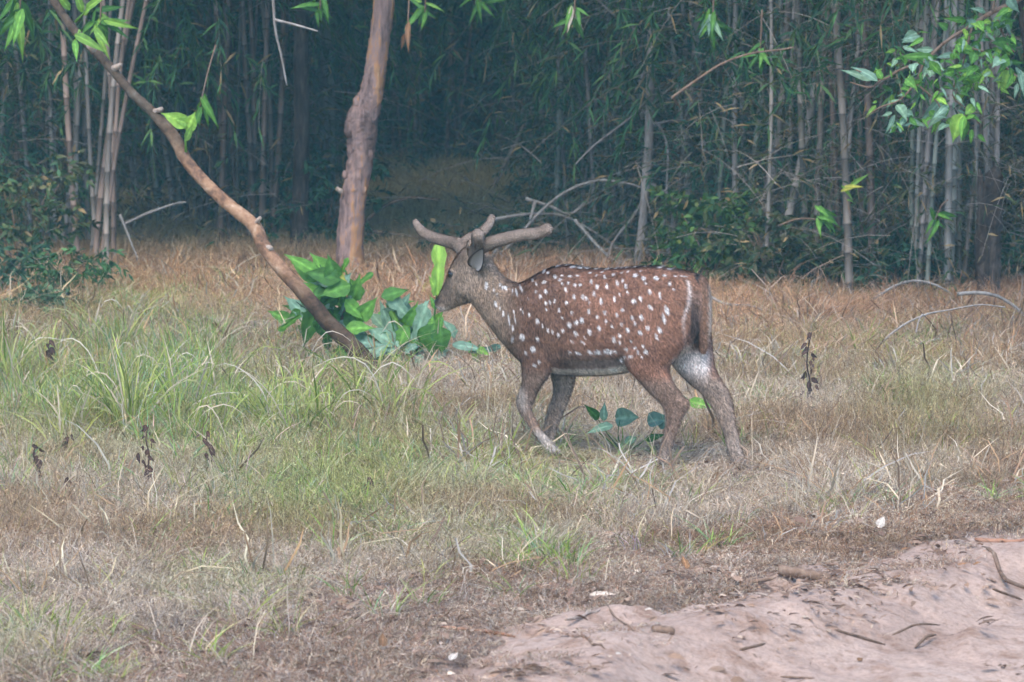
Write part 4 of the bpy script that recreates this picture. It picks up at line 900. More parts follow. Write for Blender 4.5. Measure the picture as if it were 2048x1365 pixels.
# ------------------------------------------------------------------ tall grass clumps (long arching blades)
def tall_clump(px, py, n, h, label, cols, seed, lean=(.15, .9), r=.06, group=None, arch=0):
    b = base_of(px, py); g = np.random.default_rng(seed)
    me = blades(n, r, h, lean, (.007, .013), cols, seed, k=7); me.name = 'grass_clump'
    o = link('grass_clump', me, tall_mat); o.location = Vector((b[0], b[1], b[2])); tag(o, label, 'grass clump', group)
    for k in range(arch):
        a = g.uniform(-.6, .6) + (0 if g.random() < .6 else math.pi); L = g.uniform(.08, .42); H = g.uniform(.16, .42); t = np.linspace(0, 1, 9); en = g.uniform(1.7, 2.75)
        P = np.stack([math.cos(a) * L * t ** g.uniform(1.1, 1.9), .5 * math.sin(a * 3) * L * t, H * np.sin(t * en)], 1)[None] + g.normal(0, .004, (1, 9, 3)) * t[None, :, None]
        S = np.array([[.15, .6, .8]]); W = np.interp(t, [0, .4, 1], [.003, .0048, .0008])[None]
        v, f, c = ribbons(P, W, unit(S), np.array([(STRAW, LGREEN, PALE, (0.42, 0.42, 0.2))[g.integers(0, 4)]]) * g.uniform(.7, 1.05))
        bl = link('arching_blade', mesh_np('arching_blade', v, f, c), tall_mat, o)
    return o
tall_mat = mat_attr('tall_grass_blades', 0.6, 0.35, var=0.15, scale=10)
GG = [GREEN, LGREEN, LGREEN, (0.42, 0.44, 0.14), (0.34, 0.38, 0.15), STRAW]; GY = [LGREEN, (0.34, 0.36, 0.12), (0.40, 0.36, 0.16), GREEN]; GD = [STRAW, PALE, BROWN, LGREEN]
CL = {0: 'upright green grass clump beside the short blackened seed stalk', 4: 'green grass clump just behind the tallest fanning clump', 6: 'green grass clump by the tiny blackened leaf stalk', 7: 'green grass clump beside the thin blackened withered stalk', 10: 'green grass clump below the foot of the leaning trunk', 13: 'green grass clump under the dusty leaved plant', 14: 'thin green grass clump in front of the deer\'s lifted hoof', 17: 'green grass clump at the root of the leaning trunk', 21: 'tall thin pale green stems standing alone behind the deer', 22: 'green grass clump in front of the weathered pale log'}
TG = 'tall green grass clumps in the meadow'
tall_clump(262, 880, 46, (.25, .75), 'tallest bright green grass clump with straw blades fanning out', GG, 701, arch=9)
for k, (x, y, n, h, c, a) in enumerate([(145, 880, 26, (.2, .5), GG, 2), (60, 850, 24, (.15, .4), GG, 2), (110, 900, 16, (.2, .42), GG, 1), (200, 820, 16, (.2, .5), GG, 2), (240, 720, 18, (.2, .65), GG, 1), (350, 860, 22, (.15, .38), GG, 3), (430, 880, 24, (.15, .42), GG, 2), (505, 860, 22, (.15, .38), GG, 2),
        (545, 870, 30, (.15, .36), GY, 3), (590, 890, 24, (.12, .36), GY, 2), (655, 880, 28, (.15, .4), GG, 3), (700, 880, 22, (.15, .34), GG, 2), (460, 930, 16, (.1, .3), GG, 1), (835, 870, 22, (.12, .36), GG, 2), (995, 930, 18, (.15, .38), GG, 0), (330, 790, 16, (.15, .4), GG, 2), (20, 780, 18, (.15, .4), GG, 2), (770, 850, 20, (.12, .32), GG, 2), (900, 880, 18, (.1, .28), GG, 1), (1830, 780, 18, (.1, .22), GY, 0), (1860, 880, 16, (.1, .22), GY, 0), (1720, 720, 12, (.15, .4), GY, 0), (470, 760, 14, (.15, .3), GG, 2), (400, 740, 14, (.15, .34), GD, 3), (100, 740, 16, (.15, .42), GD, 3), (175, 700, 12, (.2, .4), GD, 2), (600, 800, 16, (.15, .3), GY, 2)]):
    tall_clump(x, y, n, h, CL.get(k, 'clump of long green grass blades among the fine dry grass' if c is GG else 'yellowing grass clump with limp blades in the dry meadow' if c is GY else 'mostly straw coloured grass clump behind the green ones'), c, 710 + k, group=TG, arch=a)

gt = np.random.default_rng(55)
for k in range(20):
    x, y = (gt.uniform(-20, 760), gt.uniform(720, 900)) if k < 13 else (gt.uniform(560, 820), gt.uniform(770, 880))
    tall_clump(x, y, int(gt.integers(12, 24)), (.18, gt.uniform(.42, .7)), 'coarse clump of bright green grass blades in the meadow\'s greenest part' if k < 13 else 'coarse green grass clump crowding round the leaning trunk\'s foot', GG if k % 3 else GY, 760 + k, group=TG, arch=int(gt.integers(0, 3)))
# ------------------------------------------------------------------ withered dark stalks
def stalk(px, y0, y1, label, seed, group=None):
    b = base_of(px, y1 + 30); g = np.random.default_rng(seed); root = empty('withered_stalk', b, label, 'dead plant', group)
    P = [(px + g.normal(0, 5), y) for y in np.linspace(y1 + 34, y0, 6)]
    px_tube('stem', P, b[1], [2.4, 2.2, 2, 1.8, 1.4, 1], leaf_mats['black'], root, 6, 12, ref=b)
    for y in np.arange(y0, y1, 7):
        a = g.uniform(.5, 2.6); L = g.uniform(9, 24); x = px + g.normal(0, 6)
        put_leaf(root, V(x, y, b[1]), V(x + L * math.cos(a), y + L * math.sin(a), b[1] - .01), 'ovate', 'black', g.uniform(-.3, .6), g.normal(0, .7), g.uniform(.7, 1.2))
for k, (x, a, c, l) in enumerate([(295, 850, 960, 'largest blackened withered stalk in front of the tallest grass clump'), (415, 862, 925, 'thin blackened withered stalk standing in fine green grass'), (74, 890, 950, 'crooked blackened withered stalk among pale straw'), (136, 868, 895, 'short blackened seed stalk by tall green grass'), (100, 680, 745, 'tall brown withered stalk among straw blades at the back'), (358, 838, 850, 'tiny blackened leaf stalk beside the tallest grass clump'), (1618, 665, 800, 'tall brown withered stalk standing in dry grass behind the deer'), (136, 955, 975, 'small dark red withered sprig in the pale straw'), (735, 955, 985, 'thin brown withered sprig below the leaning trunk')]):
    stalk(x, a, c, l, 800 + k)

# ------------------------------------------------------------------ fallen wood and single fallen leaves
def stick(name, p0, p1, rpx, label, mat=dead_brown, lift=.012, bend=0.0, cat='stick', split=False, group=None, seed=0):
    a = on_surface(*p0); c = on_surface(*p1); m = (a + c) / 2 + np.array([0, 0, bend]); r = rpx * (.72 if rpx < 9 else .95) * a[1] / F_PX
    n = 9; q = resample(np.array([a, m, c]), n); q[:, 2] = np.maximum(q[:, 2], surf_z(q[:, 0], q[:, 1])) + r * (.6 if rpx < 12 else .85)
    g = np.random.default_rng(seed); q[1:-1, :2] += g.normal(0, r * .18, (n - 2, 2)); o = np.array([a[0], a[1], a[2]])
    rr = r * np.interp(np.linspace(0, 1, n), [0, .08, .5, .93, 1], [.5, .95, 1, .8, .3] if rpx < 9 else [.85, 1, .96, 1.0, .8]) * (1 + g.normal(0, .06, n))
    ob = link(name, tube_mesh(name, q - o, rr, 9, rough=.07, seed=seed), mat); ob.location = Vector(o); tag(ob, label, cat, group)
    return ob
log = stick('fallen_log', (1556, 1149), (1662, 1167), 12.2, 'short peeled log lying on the bank of the dirt track', dead_brown, cat='log', seed=1)
stick('fallen_stick', (1495, 1168), (1552, 1158), 6, 'rusty curl of bark touching the peeled log', dead_brown, seed=2)
stick('fallen_stick', (1450, 1188), (1545, 1196), 4, 'thin pale stick lying below the peeled log', log_wood, seed=3)
stick('fallen_log', (380, 655), (560, 668), 13, 'weathered pale log in dry grass behind the tall grass', dead_wood, cat='log', seed=4)
stick('fallen_log', (440, 690), (570, 684), 10, 'grey split log beside the weathered pale log', dead_wood, cat='log', seed=5)
stick('fallen_stick', (1790, 712), (1930, 686), 5, 'pale straight stick lying across the dry grass', dead_wood, bend=.05, seed=6)
stick('fallen_stick', (1800, 921), (1972, 918), 6, 'long pale stick lying in dry grass by the track', log_wood, seed=7)
stick('fallen_log', (2015, 914), (2110, 928), 11, 'reddish brown log end lying in the grass', bark_red, cat='log', seed=8)
stick('fallen_stick', (2010, 692), (2090, 688), 6, 'bleached stick lying near the bowing grey cane', dead_wood, seed=9)
stick('fallen_stick', (1670, 1262), (1770, 1292), 5, 'dark flat stick lying on the sandy track', dead_brown, seed=10)
stick('fallen_stick', (1785, 1272), (1880, 1252), 3.5, 'thin curved twig on the sand beside the dark flat stick', dead_brown, bend=.02, seed=11)
stick('fallen_stick', (1830, 1298), (1872, 1272), 4.5, 'broken dark twig on the sand crossing the thin curved twig', dead_brown, bend=.015, seed=12)
stick('fallen_stick', (1965, 1146), (2060, 1182), 6, 'reddish stick lying on the sandy bank under dry leaves', dead_brown, seed=13)
stick('fallen_stick', (1985, 1180), (2045, 1202), 4, 'thin dark twig beside the reddish stick on the bank', dead_brown, seed=14)
stick('fallen_stick', (1950, 1082), (2060, 1112), 7, 'rusty bark strip in dry leaves on top of the bank', bark_red, seed=15)
stick('fallen_stick', (1145, 1274), (1210, 1300), 4, 'forked brown stick where the grass meets the sand', dead_brown, seed=16)
stick('fallen_stick', (1130, 1242), (1200, 1230), 5, 'pale brown stick under the edge of the grass', log_wood, seed=17)
stick('fallen_stick', (880, 1256), (1030, 1276), 6, 'long dark reddish stick half buried in the litter', bark_red, seed=18)
stick('fallen_stick', (1215, 1225), (1270, 1265), 3, 'thin slanted twig at the grass edge', dead_brown, seed=19)
stick('bark_chunk', (1305, 1266), (1348, 1270), 9.5, 'brown bark chunk half buried in the sand', dead_brown, cat='bark', seed=20)
stick('fallen_stick', (1560, 1355), (1630, 1358), 3, 'thin straight twig on the smooth sand', dead_brown, seed=21)
stick('fallen_stick', (1480, 1302), (1530, 1290), 5, 'short brown twig on the sand below the bank', dead_brown, seed=22)
stick('fallen_stick', (1235, 905), (1300, 870), 3, 'thin pale twig in the grass under the deer', dead_wood, bend=.03, seed=23)
stick('fallen_stick', (500, 1246), (560, 1252), 6, 'pale bark strip lying in brown litter', log_wood, seed=24)
def fallen_leaf(px, py, L, ang, mat, label, up=.3, shape='ovate'):
    b = on_surface(px, py); o = link('fallen_leaf', leaf_shape(shape, mat, random.randrange(3)))
    s = L * b[1] / F_PX; o.location = Vector(b) + Vector((0, 0, .012 + s * up * .35)); o.scale = (s, s, s); o.rotation_euler = (random.uniform(.2, .7), -up, ang); tag(o, label, 'fallen leaf', 'dry leaves fallen on the ground')
fallen_leaf(1756, 1070, 34, .9, 'bone', 'bleached white curled leaf standing up at the grass edge', .75, 'ovate')
fallen_leaf(1372, 1155, 36, 1.7, 'dead', 'folded tan leaf caught in the dry grass by the bank', .9)
fallen_leaf(900, 1335, 32, .9, 'bone', 'pinkish dry leaf on the litter beside the sand', .6)
fallen_leaf(765, 1312, 36, 1.5, 'dead', 'tan dry leaf standing in brown litter', .9)
fallen_leaf(895, 1358, 18, .3, 'bone', 'tiny white leaf fragment at the rim of the sand', .3)
fallen_leaf(1180, 1200, 60, 0.1, 'bone', 'long pale dry leaf lying in the litter', .15, 'lance')
fallen_leaf(1232, 1318, 16, .5, 'bone', 'small white chip on the bare sand', .3)
fallen_leaf(1715, 1330, 20, .8, 'dead', 'small brown leaf on the smooth sand', .2)
for k in range(46):
    e_ = random.choice(range(3, 11)); q = EDGE_PX[min(e_, 10)]; x = q[0] + random.uniform(-120, 120); y = q[1] + random.uniform(-45, 60)
    mt = random.choice(['dead', 'dead', 'bone', 'black'])
    fallen_leaf(x, min(y, 1360), random.uniform(9, 22), random.uniform(0, 6.28), mt, {'dead': 'small curled tan leaf lying', 'bone': 'small bleached leaf lying', 'black': 'small blackened leaf lying'}[mt] + ' where the grass meets the sandy track', random.uniform(.05, .5), random.choice(['ovate', 'lance', 'lance']))

# ------------------------------------------------------------------ the spotted deer
TH = math.radians(27)
DO = on_ground(1270, 926); DO = np.array([DO[0], DO[1], DO[2]])
HEADING = np.array([-math.cos(TH), math.sin(TH), 0]); LEFT = np.array([-math.sin(TH), -math.cos(TH), 0])
def plane_pt(px, py, lat, left=LEFT, org=DO):
    d = ray(px, py); t = (lat + org @ left - CAM @ left) / (d @ left); return CAM + d * t
MPP = DO[1] / F_PX                                   # metres per pixel at the deer
def loft(rows, left, org, sides=20, pw=2.3, cap=True):
    """rows: (top px, bottom px, half width m, lateral centre m): rings in the animal's own planes"""
    q = resample(np.array([[*r[0], *r[1], r[2], r[3]] for r in rows], float), len(rows) * 5)
    a = np.linspace(0, 2 * math.pi, sides, endpoint=False); ca, sa = np.cos(a), np.sin(a)
    ca = np.sign(ca) * np.abs(ca) ** (2 / pw); sa = np.sign(sa) * np.abs(sa) ** (2 / pw); v = []
    for r in q:
        T = plane_pt(r[0], r[1], r[5], left, org); B = plane_pt(r[2], r[3], r[5], left, org)
        v.append((T + B) / 2 + np.outer(ca, (T - B) / 2) + np.outer(sa, left * r[4]))
    k = len(q); v = np.array(v); c0, c1 = v[0].mean(0), v[-1].mean(0); v = v.reshape(-1, 3)
    i = np.arange(sides); j = (i + 1) % sides
    f = [np.stack([m * sides + i, m * sides + j, (m + 1) * sides + j], 1) for m in range(k - 1)] + [np.stack([m * sides + i, (m + 1) * sides + j, (m + 1) * sides + i], 1) for m in range(k - 1)]
    n0 = len(v); v = np.concatenate([v, [c0, c1]])
    f += [np.stack([j, i, np.full(sides, n0)], 1), np.stack([(k - 1) * sides + i, (k - 1) * sides + j, np.full(sides, n0 + 1)], 1)]
    return v, np.concatenate(f), np.ones((len(v), 3))
torso = [((978, 508), (936, 598), .052, 0), ((989, 531), (950, 613), .058, 0), ((1001, 549), (967, 634), .066, 0), ((1018, 561), (985, 656), .078, 0), ((1040, 566), (1004, 680), .092, 0),
         ((1062, 557), (1026, 704), .115, 0), ((1086, 544), (1050, 727), .138, 0), ((1112, 533), (1084, 742), .152, 0), ((1142, 530), (1122, 750), .165, 0), ((1182, 537), (1172, 752), .178, 0),
         ((1230, 537), (1224, 750), .182, 0), ((1278, 533), (1268, 742), .172, 0), ((1316, 533), (1306, 732), .162, 0), ((1348, 538), (1344, 718), .15, 0), ((1376, 544), (1374, 700), .13, 0), ((1397, 556), (1396, 672), .09, 0), ((1408, 578), (1408, 640), .04, 0)]
def leg(rows, lat):   # rows: front px x, back px x, y, half width m, lateral shift
    return [((r[0], r[2] + (r[4] if len(r) > 4 else 0)), (r[1], r[2]), r[3], lat + (r[5] if len(r) > 5 else 0)) for r in rows]
near_hind = leg([(1262, 1384, 600, .055), (1246, 1380, 660, .068), (1246, 1358, 705, .066), (1255, 1337, 734, .058), (1279, 1344, 763, .046), (1303, 1364, 790, .034), (1321, 1379, 807, .028), (1330, 1366, 830, .022), (1330, 1355, 858, .019), (1325, 1346, 882, .021), (1318, 1341, 902, .022), (1310, 1336, 924, .022)], .095)
far_hind = leg([(1300, 1410, 610, .05), (1320, 1420, 665, .062), (1335, 1424, 710, .06), (1352, 1429, 738, .052), (1376, 1444, 764, .042), (1402, 1458, 786, .033), (1419, 1464, 806, .028), (1433, 1468, 834, .022), (1447, 1475, 868, .019), (1457, 1483, 902, .021), (1463, 1491, 922, .022), (1466, 1499, 941, .022)], -.085)
near_front = leg([(1056, 1128, 640, .05), (1044, 1126, 690, .055), (1044, 1112, 727, .048), (1046, 1092, 757, .038), (1041, 1077, 778, .031), (1034, 1067, 800, .028), (1037, 1062, 820, .023), (1053, 1074, 846, .019), (1069, 1088, 868, .019), (1083, 1105, 886, .022), (1092, 1117, 899, .021), (1100, 1124, 909, .018)], .085)
far_front = leg([(1080, 1150, 650, .045), (1090, 1152, 710, .048), (1104, 1149, 755, .038), (1108, 1141, 785, .03), (1098, 1129, 815, .025), (1090, 1117, 843, .02), (1088, 1109, 870, .018), (1091, 1109, 890, .02), (1088, 1108, 904, .02), (1083, 1106, 918, .022)], -.075)
tail = [((1386, 545), (1378, 562), .03, 0), ((1408, 556), (1392, 574), .034, 0), ((1419, 585), (1398, 590), .034, 0), ((1421, 625), (1397, 625), .03, 0), ((1419, 665), (1395, 662), .024, 0), ((1412, 695), (1396, 690), .014, 0), ((1406, 708), (1400, 706), .006, 0)]
TH2 = TH + math.radians(14); LEFT2 = np.array([-math.sin(TH2), -math.cos(TH2), 0]); HO = plane_pt(962, 545, 0)
head = [((958, 490), (985, 545), .044, 0), ((938, 492), (972, 572), .058, 0), ((920, 508), (955, 596), .064, 0), ((907, 532), (934, 606), .058, 0), ((897, 556), (916, 611), .044, 0), ((887, 577), (902, 617), .034, 0), ((878, 592), (890, 622), .029, 0), ((872, 603), (880, 620), .022, 0)]
ped = [[plane_pt(938, 500, .02, LEFT2, HO), plane_pt(922, 484, .03, LEFT2, HO)]]

def remesh(name, parts, vox, smooth):
    v, f, c = join_np(parts); me = mesh_np(name + '_rough', v, f); o = bpy.data.objects.new(name + '_rough', me); COL.objects.link(o)
    m = o.modifiers.new('r', 'REMESH'); m.mode = 'VOXEL'; m.voxel_size = vox; m.use_smooth_shade = True
    s = o.modifiers.new('s', 'SMOOTH'); s.factor = .5; s.iterations = smooth
    dg = bpy.context.evaluated_depsgraph_get(); ev = o.evaluated_get(dg); out = bpy.data.meshes.new_from_object(ev)
    bpy.data.objects.remove(o); bpy.data.meshes.remove(me)
    n = len(out.vertices); co = np.empty(n * 3, np.float32); out.vertices.foreach_get('co', co); nr_ = np.empty(n * 3, np.float32); out.vertices.foreach_get('normal', nr_)
    out.name = name; return out, co.reshape(-1, 3).astype(float), nr_.reshape(-1, 3).astype(float)
def capsule(P, R, sides=12):
    P = np.asarray(P, float); R = np.asarray(R, float); q = resample(np.c_[P, R], 40)
    t = unit(q[-1, :3] - q[-2, :3]); r = q[-1, 3]     # rounded tip
    q = np.concatenate([q, [[*(q[-1, :3] + t * r * k), r * math.sqrt(max(0, 1 - k * k))] for k in (.4, .7, .9, .99)]])
    v, f, c = tube_np(q[:, :3], q[:, 3], sides); return v, tidy(f), c

parts = [loft(torso, LEFT, DO), loft(near_hind, LEFT, DO), loft(far_hind, LEFT, DO), loft(near_front, LEFT, DO), loft(far_front, LEFT, DO), loft(tail, LEFT, DO, 12), loft(head, LEFT2, HO, 18)]
# muscle masses: shoulder, haunch, cheek, brow
def ball(c, r, left, k=14):
    u = np.linspace(0, math.pi, k); w = np.linspace(0, 2 * math.pi, k, endpoint=False)
    fw = np.array([-left[1], left[0], 0]); U, W = np.meshgrid(u, w, indexing='ij')
    v = c + np.cos(U)[..., None] * np.array([0, 0, r[2]]) + (np.sin(U) * np.cos(W))[..., None] * fw * r[0] + (np.sin(U) * np.sin(W))[..., None] * left * r[1]
    i = (np.arange(k - 1)[:, None] * k + np.arange(k)[None]); j = (np.arange(k - 1)[:, None] * k + (np.arange(k)[None] + 1) % k)
    f = np.concatenate([np.stack([i, j, j + k], -1).reshape(-1, 3), np.stack([i, j + k, i + k], -1).reshape(-1, 3)]); return v.reshape(-1, 3), f, np.ones((k * k, 3))
for s in (1, -1):
    parts += [ball(plane_pt(1083, 716, .085 * s), (.052, .04, .06), LEFT), ball(plane_pt(1082, 655, .095 * s), (.09, .05, .17), LEFT), ball(plane_pt(1325, 640, .10 * s), (.14, .055, .19), LEFT), ball(plane_pt(925, 575, .04 * s, LEFT2, HO), (.05, .028, .05), LEFT2), ball(plane_pt(908, 541, .046 * s, LEFT2, HO), (.026, .016, .016), LEFT2)]
    for a_, b_ in (((955, 503), (950, 486)),): parts.append(capsule([plane_pt(952, 508, .03 * s, LEFT2, HO), plane_pt(944, 496, .036 * s, LEFT2, HO), plane_pt(942, 488, .04 * s, LEFT2, HO)], [.024, .022, .02], 10))
body_me, co, nrm_ = remesh('body', parts, .005, 5)

# coat: spots traced on the near side (zoomed 4.096x from 960,500), mirrored to the far side
SP = [(48, 290, 16, 36, 10), (108, 322, 8, 14), (135, 355, 8, 12), (160, 285, 9, 22), (183, 310, 9, 22), (207, 310, 12, 24, -15), (265, 335, 7, 20), (298, 345, 10, 36, -15), (335, 315, 10, 36, -25), (125, 440, 14, 26, -15), (160, 475, 7, 16), (188, 520, 11, 28), (275, 505, 9, 16), (235, 565, 8, 60, -8), (285, 560, 5, 40, -8), (266, 635, 9, 26), (340, 710, 26, 26), (262, 728, 12, 26, 15), (430, 808, 24, 26), (370, 838, 10, 14), (465, 725, 14, 16), (480, 915, 12, 16), (440, 940, 18, 14),
      (430, 250, 12, 14), (458, 278, 9, 14, -20), (520, 180, 22, 12, -30), (556, 188, 12, 12), (630, 132, 24, 12, -25), (522, 264, 20, 14, -15), (612, 218, 16, 18), (668, 210, 10, 8), (652, 242, 18, 12, -30), (672, 275, 12, 9), (730, 215, 18, 10, -20), (722, 268, 16, 9, -30), (772, 284, 14, 16), (818, 285, 16, 15), (698, 320, 14, 15), (535, 338, 16, 18), (490, 378, 15, 20), (455, 340, 10, 12), (568, 425, 10, 18), (608, 415, 10, 18), (535, 430, 10, 16), (540, 485, 10, 12), (395, 395, 8, 8), (330, 480, 8, 10), (348, 505, 8, 12), (400, 528, 12, 18), (466, 580, 16, 20), (508, 620, 9, 14),
      (765, 380, 13, 22), (840, 382, 17, 24), (866, 392, 10, 18), (706, 430, 14, 16), (890, 430, 8, 20), (928, 356, 14, 22), (954, 300, 14, 24), (908, 258, 14, 18, -20), (950, 210, 14, 8, -30), (988, 418, 13, 34), (1035, 296, 12, 28), (1018, 220, 10, 20), (1088, 205, 16, 12, -30), (1097, 398, 13, 26), (1120, 270, 12, 26, -15), (1163, 252, 11, 16), (1188, 296, 11, 22), (1204, 345, 9, 12), (1140, 360, 7, 16), (1210, 178, 16, 7, -20), (1268, 210, 22, 18), (1335, 232, 20, 18), (1438, 230, 22, 18), (1505, 210, 20, 12, 15), (1350, 270, 11, 12), (1384, 342, 18, 20), (1310, 395, 17, 20), (1254, 415, 22, 22), (1548, 275, 14, 18, 20), (1470, 370, 10, 34), (1390, 465, 24, 16, 35),
      (888, 498, 14, 28, 10), (1016, 508, 16, 24), (955, 542, 12, 16), (1028, 585, 11, 18), (1075, 622, 10, 18), (1160, 485, 15, 15), (1115, 525, 11, 20), (1154, 605, 11, 16), (1240, 552, 16, 20), (1264, 598, 10, 14), (1315, 545, 20, 24), (1204, 652, 18, 20), (1306, 672, 22, 18, 25), (1370, 634, 22, 18, 25), (644, 484, 9, 22), (748, 514, 11, 16), (668, 550, 9, 12), (726, 608, 20, 20, 35), (785, 588, 18, 22, 25), (828, 572, 20, 24, 30), (672, 655, 14, 18), (638, 690, 15, 16), (552, 650, 10, 18), (588, 665, 8, 18), (778, 680, 20, 16, 35), (890, 665, 20, 24), (968, 635, 17, 20), (855, 712, 12, 6, 30), (1090, 730, 16, 30, -8), (1138, 700, 14, 20), (1138, 750, 10, 14), (1230, 742, 14, 7, 20), (748, 742, 18, 7, 25), (835, 755, 24, 8, 25),
      (730, 832, 20, 7, 10), (800, 842, 32, 10, 12), (892, 832, 28, 15, 10), (955, 832, 32, 20), (1042, 828, 46, 22), (1100, 828, 16, 14), (1192, 810, 20, 16, 15), (1265, 796, 18, 14, 15), (1175, 868, 16, 14), (1228, 870, 24, 13), (1290, 835, 12, 16), (1352, 828, 20, 22), (1320, 870, 10, 9), (1150, 900, 10, 22, 15), (1330, 780, 12, 10),
      (1525, 490, 20, 46, -15), (1500, 555, 14, 50, -12), (1465, 650, 18, 32, -25), (1440, 705, 14, 30, -25), (1580, 320, 8, 10), (1660, 215, 34, 6, 5), (1592, 212, 12, 6), (1468, 145, 26, 8), (1550, 158, 22, 8, 12),
      (755, 140, 24, 11, -8), (815, 147, 24, 9, 8), (872, 150, 22, 8), (948, 155, 24, 6), (700, 124, 16, 7, 10), (1040, 158, 24, 6, -8), (1110, 152, 20, 6, -8), (1150, 150, 16, 5), (1200, 146, 20, 6, -8), (1262, 140, 20, 5, -8), (1360, 130, 24, 6, -12), (895, 188, 18, 7, -15), (1000, 182, 18, 7, -15), (1158, 186, 16, 6, -20), (790, 210, 16, 8), (1308, 176, 10, 6)]
def coat_colour(P, Nn):
    lat = (P - DO) @ LEFT; M = P.copy(); far = lat < 0
    M[far] = P[far] - 2 * lat[far, None] * LEFT
    uv = project(M); own = project(P); x, y = uv.T; h = P[:, 2] - DO[2]; n = len(P)
    nz = fbm(P[:, 0] * 14 + P[:, 2] * 9 + 50, P[:, 1] * 14 + P[:, 2] * 13 + 20, 4) - .45
    C = np.tile(np.array([0.195, 0.102, 0.069]), (n, 1))
    def mix(col, w): 
        nonlocal C
        w = np.clip(w, 0, 1)[:, None]; C = C * (1 - w) + np.asarray(col) * w
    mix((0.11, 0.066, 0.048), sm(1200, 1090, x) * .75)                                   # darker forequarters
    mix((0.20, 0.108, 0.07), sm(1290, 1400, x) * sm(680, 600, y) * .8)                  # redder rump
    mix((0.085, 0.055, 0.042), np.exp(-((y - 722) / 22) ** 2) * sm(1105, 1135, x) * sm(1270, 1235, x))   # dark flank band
    mix((0.23, 0.17, 0.125), sm(1055, 985, x) * sm(760, 700, y))                        # grey brown neck and head
    mix((0.25, 0.20, 0.16), sm(965, 930, x) * sm(600, 570, y) * .5)
    top = Nn[:, 2] > .82
    mix((0.055, 0.04, 0.035), (sm(.06, .0, np.abs(lat)) * sm(.2, .75, Nn[:, 2]) * sm(1060, 1110, x) * sm(1400, 1340, x)))   # dorsal stripe
    # belly, inner legs, rump
    mix((0.62, 0.58, 0.54), sm(-.5, -.85, Nn[:, 2]) * sm(.40, .44, h) * sm(.66, .6, h) * sm(1075, 1110, x))
    inner = (Nn @ LEFT) * np.sign(lat)
    legz = sm(.47, .40, h)
    mix((0.215, 0.15, 0.115), legz * .85)
    mix((0.40, 0.34, 0.29), legz * sm(-.1, -.6, inner) * .4)
    mix((0.34, 0.29, 0.255), sm(.2, .08, h) * .5)
    front = Nn @ HEADING
    mix((0.50, 0.46, 0.43), sm(.3, .8, front) * sm(.40, .33, h) * sm(.12, .2, h) * .5)
    rump = sm(.25, .75, -front) * sm(.40, .5, h) * sm(1340, 1372, x)
    ox, oy = own.T
    mix((0.58, 0.53, 0.48), rump * sm(560, 600, oy) * sm(.125, .09, np.abs(lat)) * .08)
    mix((0.66, 0.61, 0.58), sm(690, 712, oy) * sm(775, 735, oy) * sm(1330, 1350, ox) * sm(1425, 1405, ox) * (lat < -.02) * .9)
    isT = (np.abs(lat) < .036) & (ox > 1388) & (oy > 545) & (oy < 712) & (x > 1388)
    mix((0.165, 0.10, 0.07), isT * sm(1396, 1404, ox)); mix((0.42, 0.36, 0.31), isT * sm(1412, 1419, ox) * .8); mix((0.03, 0.025, 0.025), isT * sm(1402, 1394, ox) * 1.0)
    mix((0.06, 0.045, 0.04), sm(1374, 1384, ox) * sm(1402, 1392, ox) * sm(565, 640, oy) * sm(715, 660, oy) * .9)  # shade of the recess beside the tail, put into the coat colour
    mix((0.58, 0.55, 0.53), np.exp(-((ox - (1374 + 3.5 * np.sin((oy - 562) / 16) - .14 * np.maximum(0, oy - 605))) / 3.4) ** 2) * sm(556, 566, oy) * sm(700, 590, oy) * (lat > 0) * .7)
    # head marks
    hl = (P - HO) @ LEFT2; hx, hy = own.T
    mix((0.05, 0.04, 0.038), np.exp(-((hx - 872) / 10) ** 2 - ((hy - 598) / 10) ** 2)); mix((0.12, 0.09, 0.075), np.exp(-((hx - 893) / 10) ** 2 - ((hy - 570) / 22) ** 2) * .5)
    mix((0.10, 0.08, 0.07), np.exp(-(((hx - 885) + .0) / 22) ** 2 - ((hy - 602 + (hx - 885) * .35) / 3.2) ** 2) * .8)
    mix((0.42, 0.37, 0.33), np.exp(-((hx - 884) / 16) ** 2 - ((hy - 617) / 6) ** 2))
    mix((0.10, 0.07, 0.055), np.exp(-((hx - 915) / 14) ** 2 - ((hy - 512) / 16) ** 2) * .7)
    mix((0.38, 0.33, 0.29), sm(628, 640, y + (x - 950) * -.9) * 0)
    mix((0.46, 0.42, 0.39), np.exp(-((ox - (1042 + (oy - 795) * .12)) / 10) ** 2 - ((oy - 797) / 26) ** 2) * (lat > 0) * .75)
    mix((0.50, 0.46, 0.43), sm(850, 875, oy) * sm(1125, 1115, ox) * sm(1050, 1062, ox) * (lat > 0.03) * sm(.3, .2, h) * .7)
    mix((0.06, 0.05, 0.045), sm(900, 908, oy) * sm(1130, 1120, ox) * (lat > .03) * (ox < 1140) * .8)
    C *= (1 + .9 * nz)[:, None]
    # spots
    zx, zy = (x - 960) * 4.096, (y - 500) * 4.096; S = np.zeros(n)
    ok = (h > .40) & (~isT)
    for s in SP:
        a = math.radians(s[4] if len(s) > 4 else 0); dx, dy = zx - s[0], zy - s[1]; m = (np.abs(dx) < 70) & (np.abs(dy) < 70)
        u = (dx[m] * math.cos(a) + dy[m] * math.sin(a)) / (s[2] * .78); w = (-dx[m] * math.sin(a) + dy[m] * math.cos(a)) / (s[3] * .8)
        S[m] = np.maximum(S[m], sm(1.35, .75, np.hypot(u, w) + .25 * nz[m]))
    S *= ok; C = C * (1 - S[:, None] * .93) + np.array([0.74, 0.73, 0.73]) * S[:, None] * .93
    C = np.clip(C * (1 + .3 * (1 - S) * sm(.36, .5, h))[:, None], .01, .85)
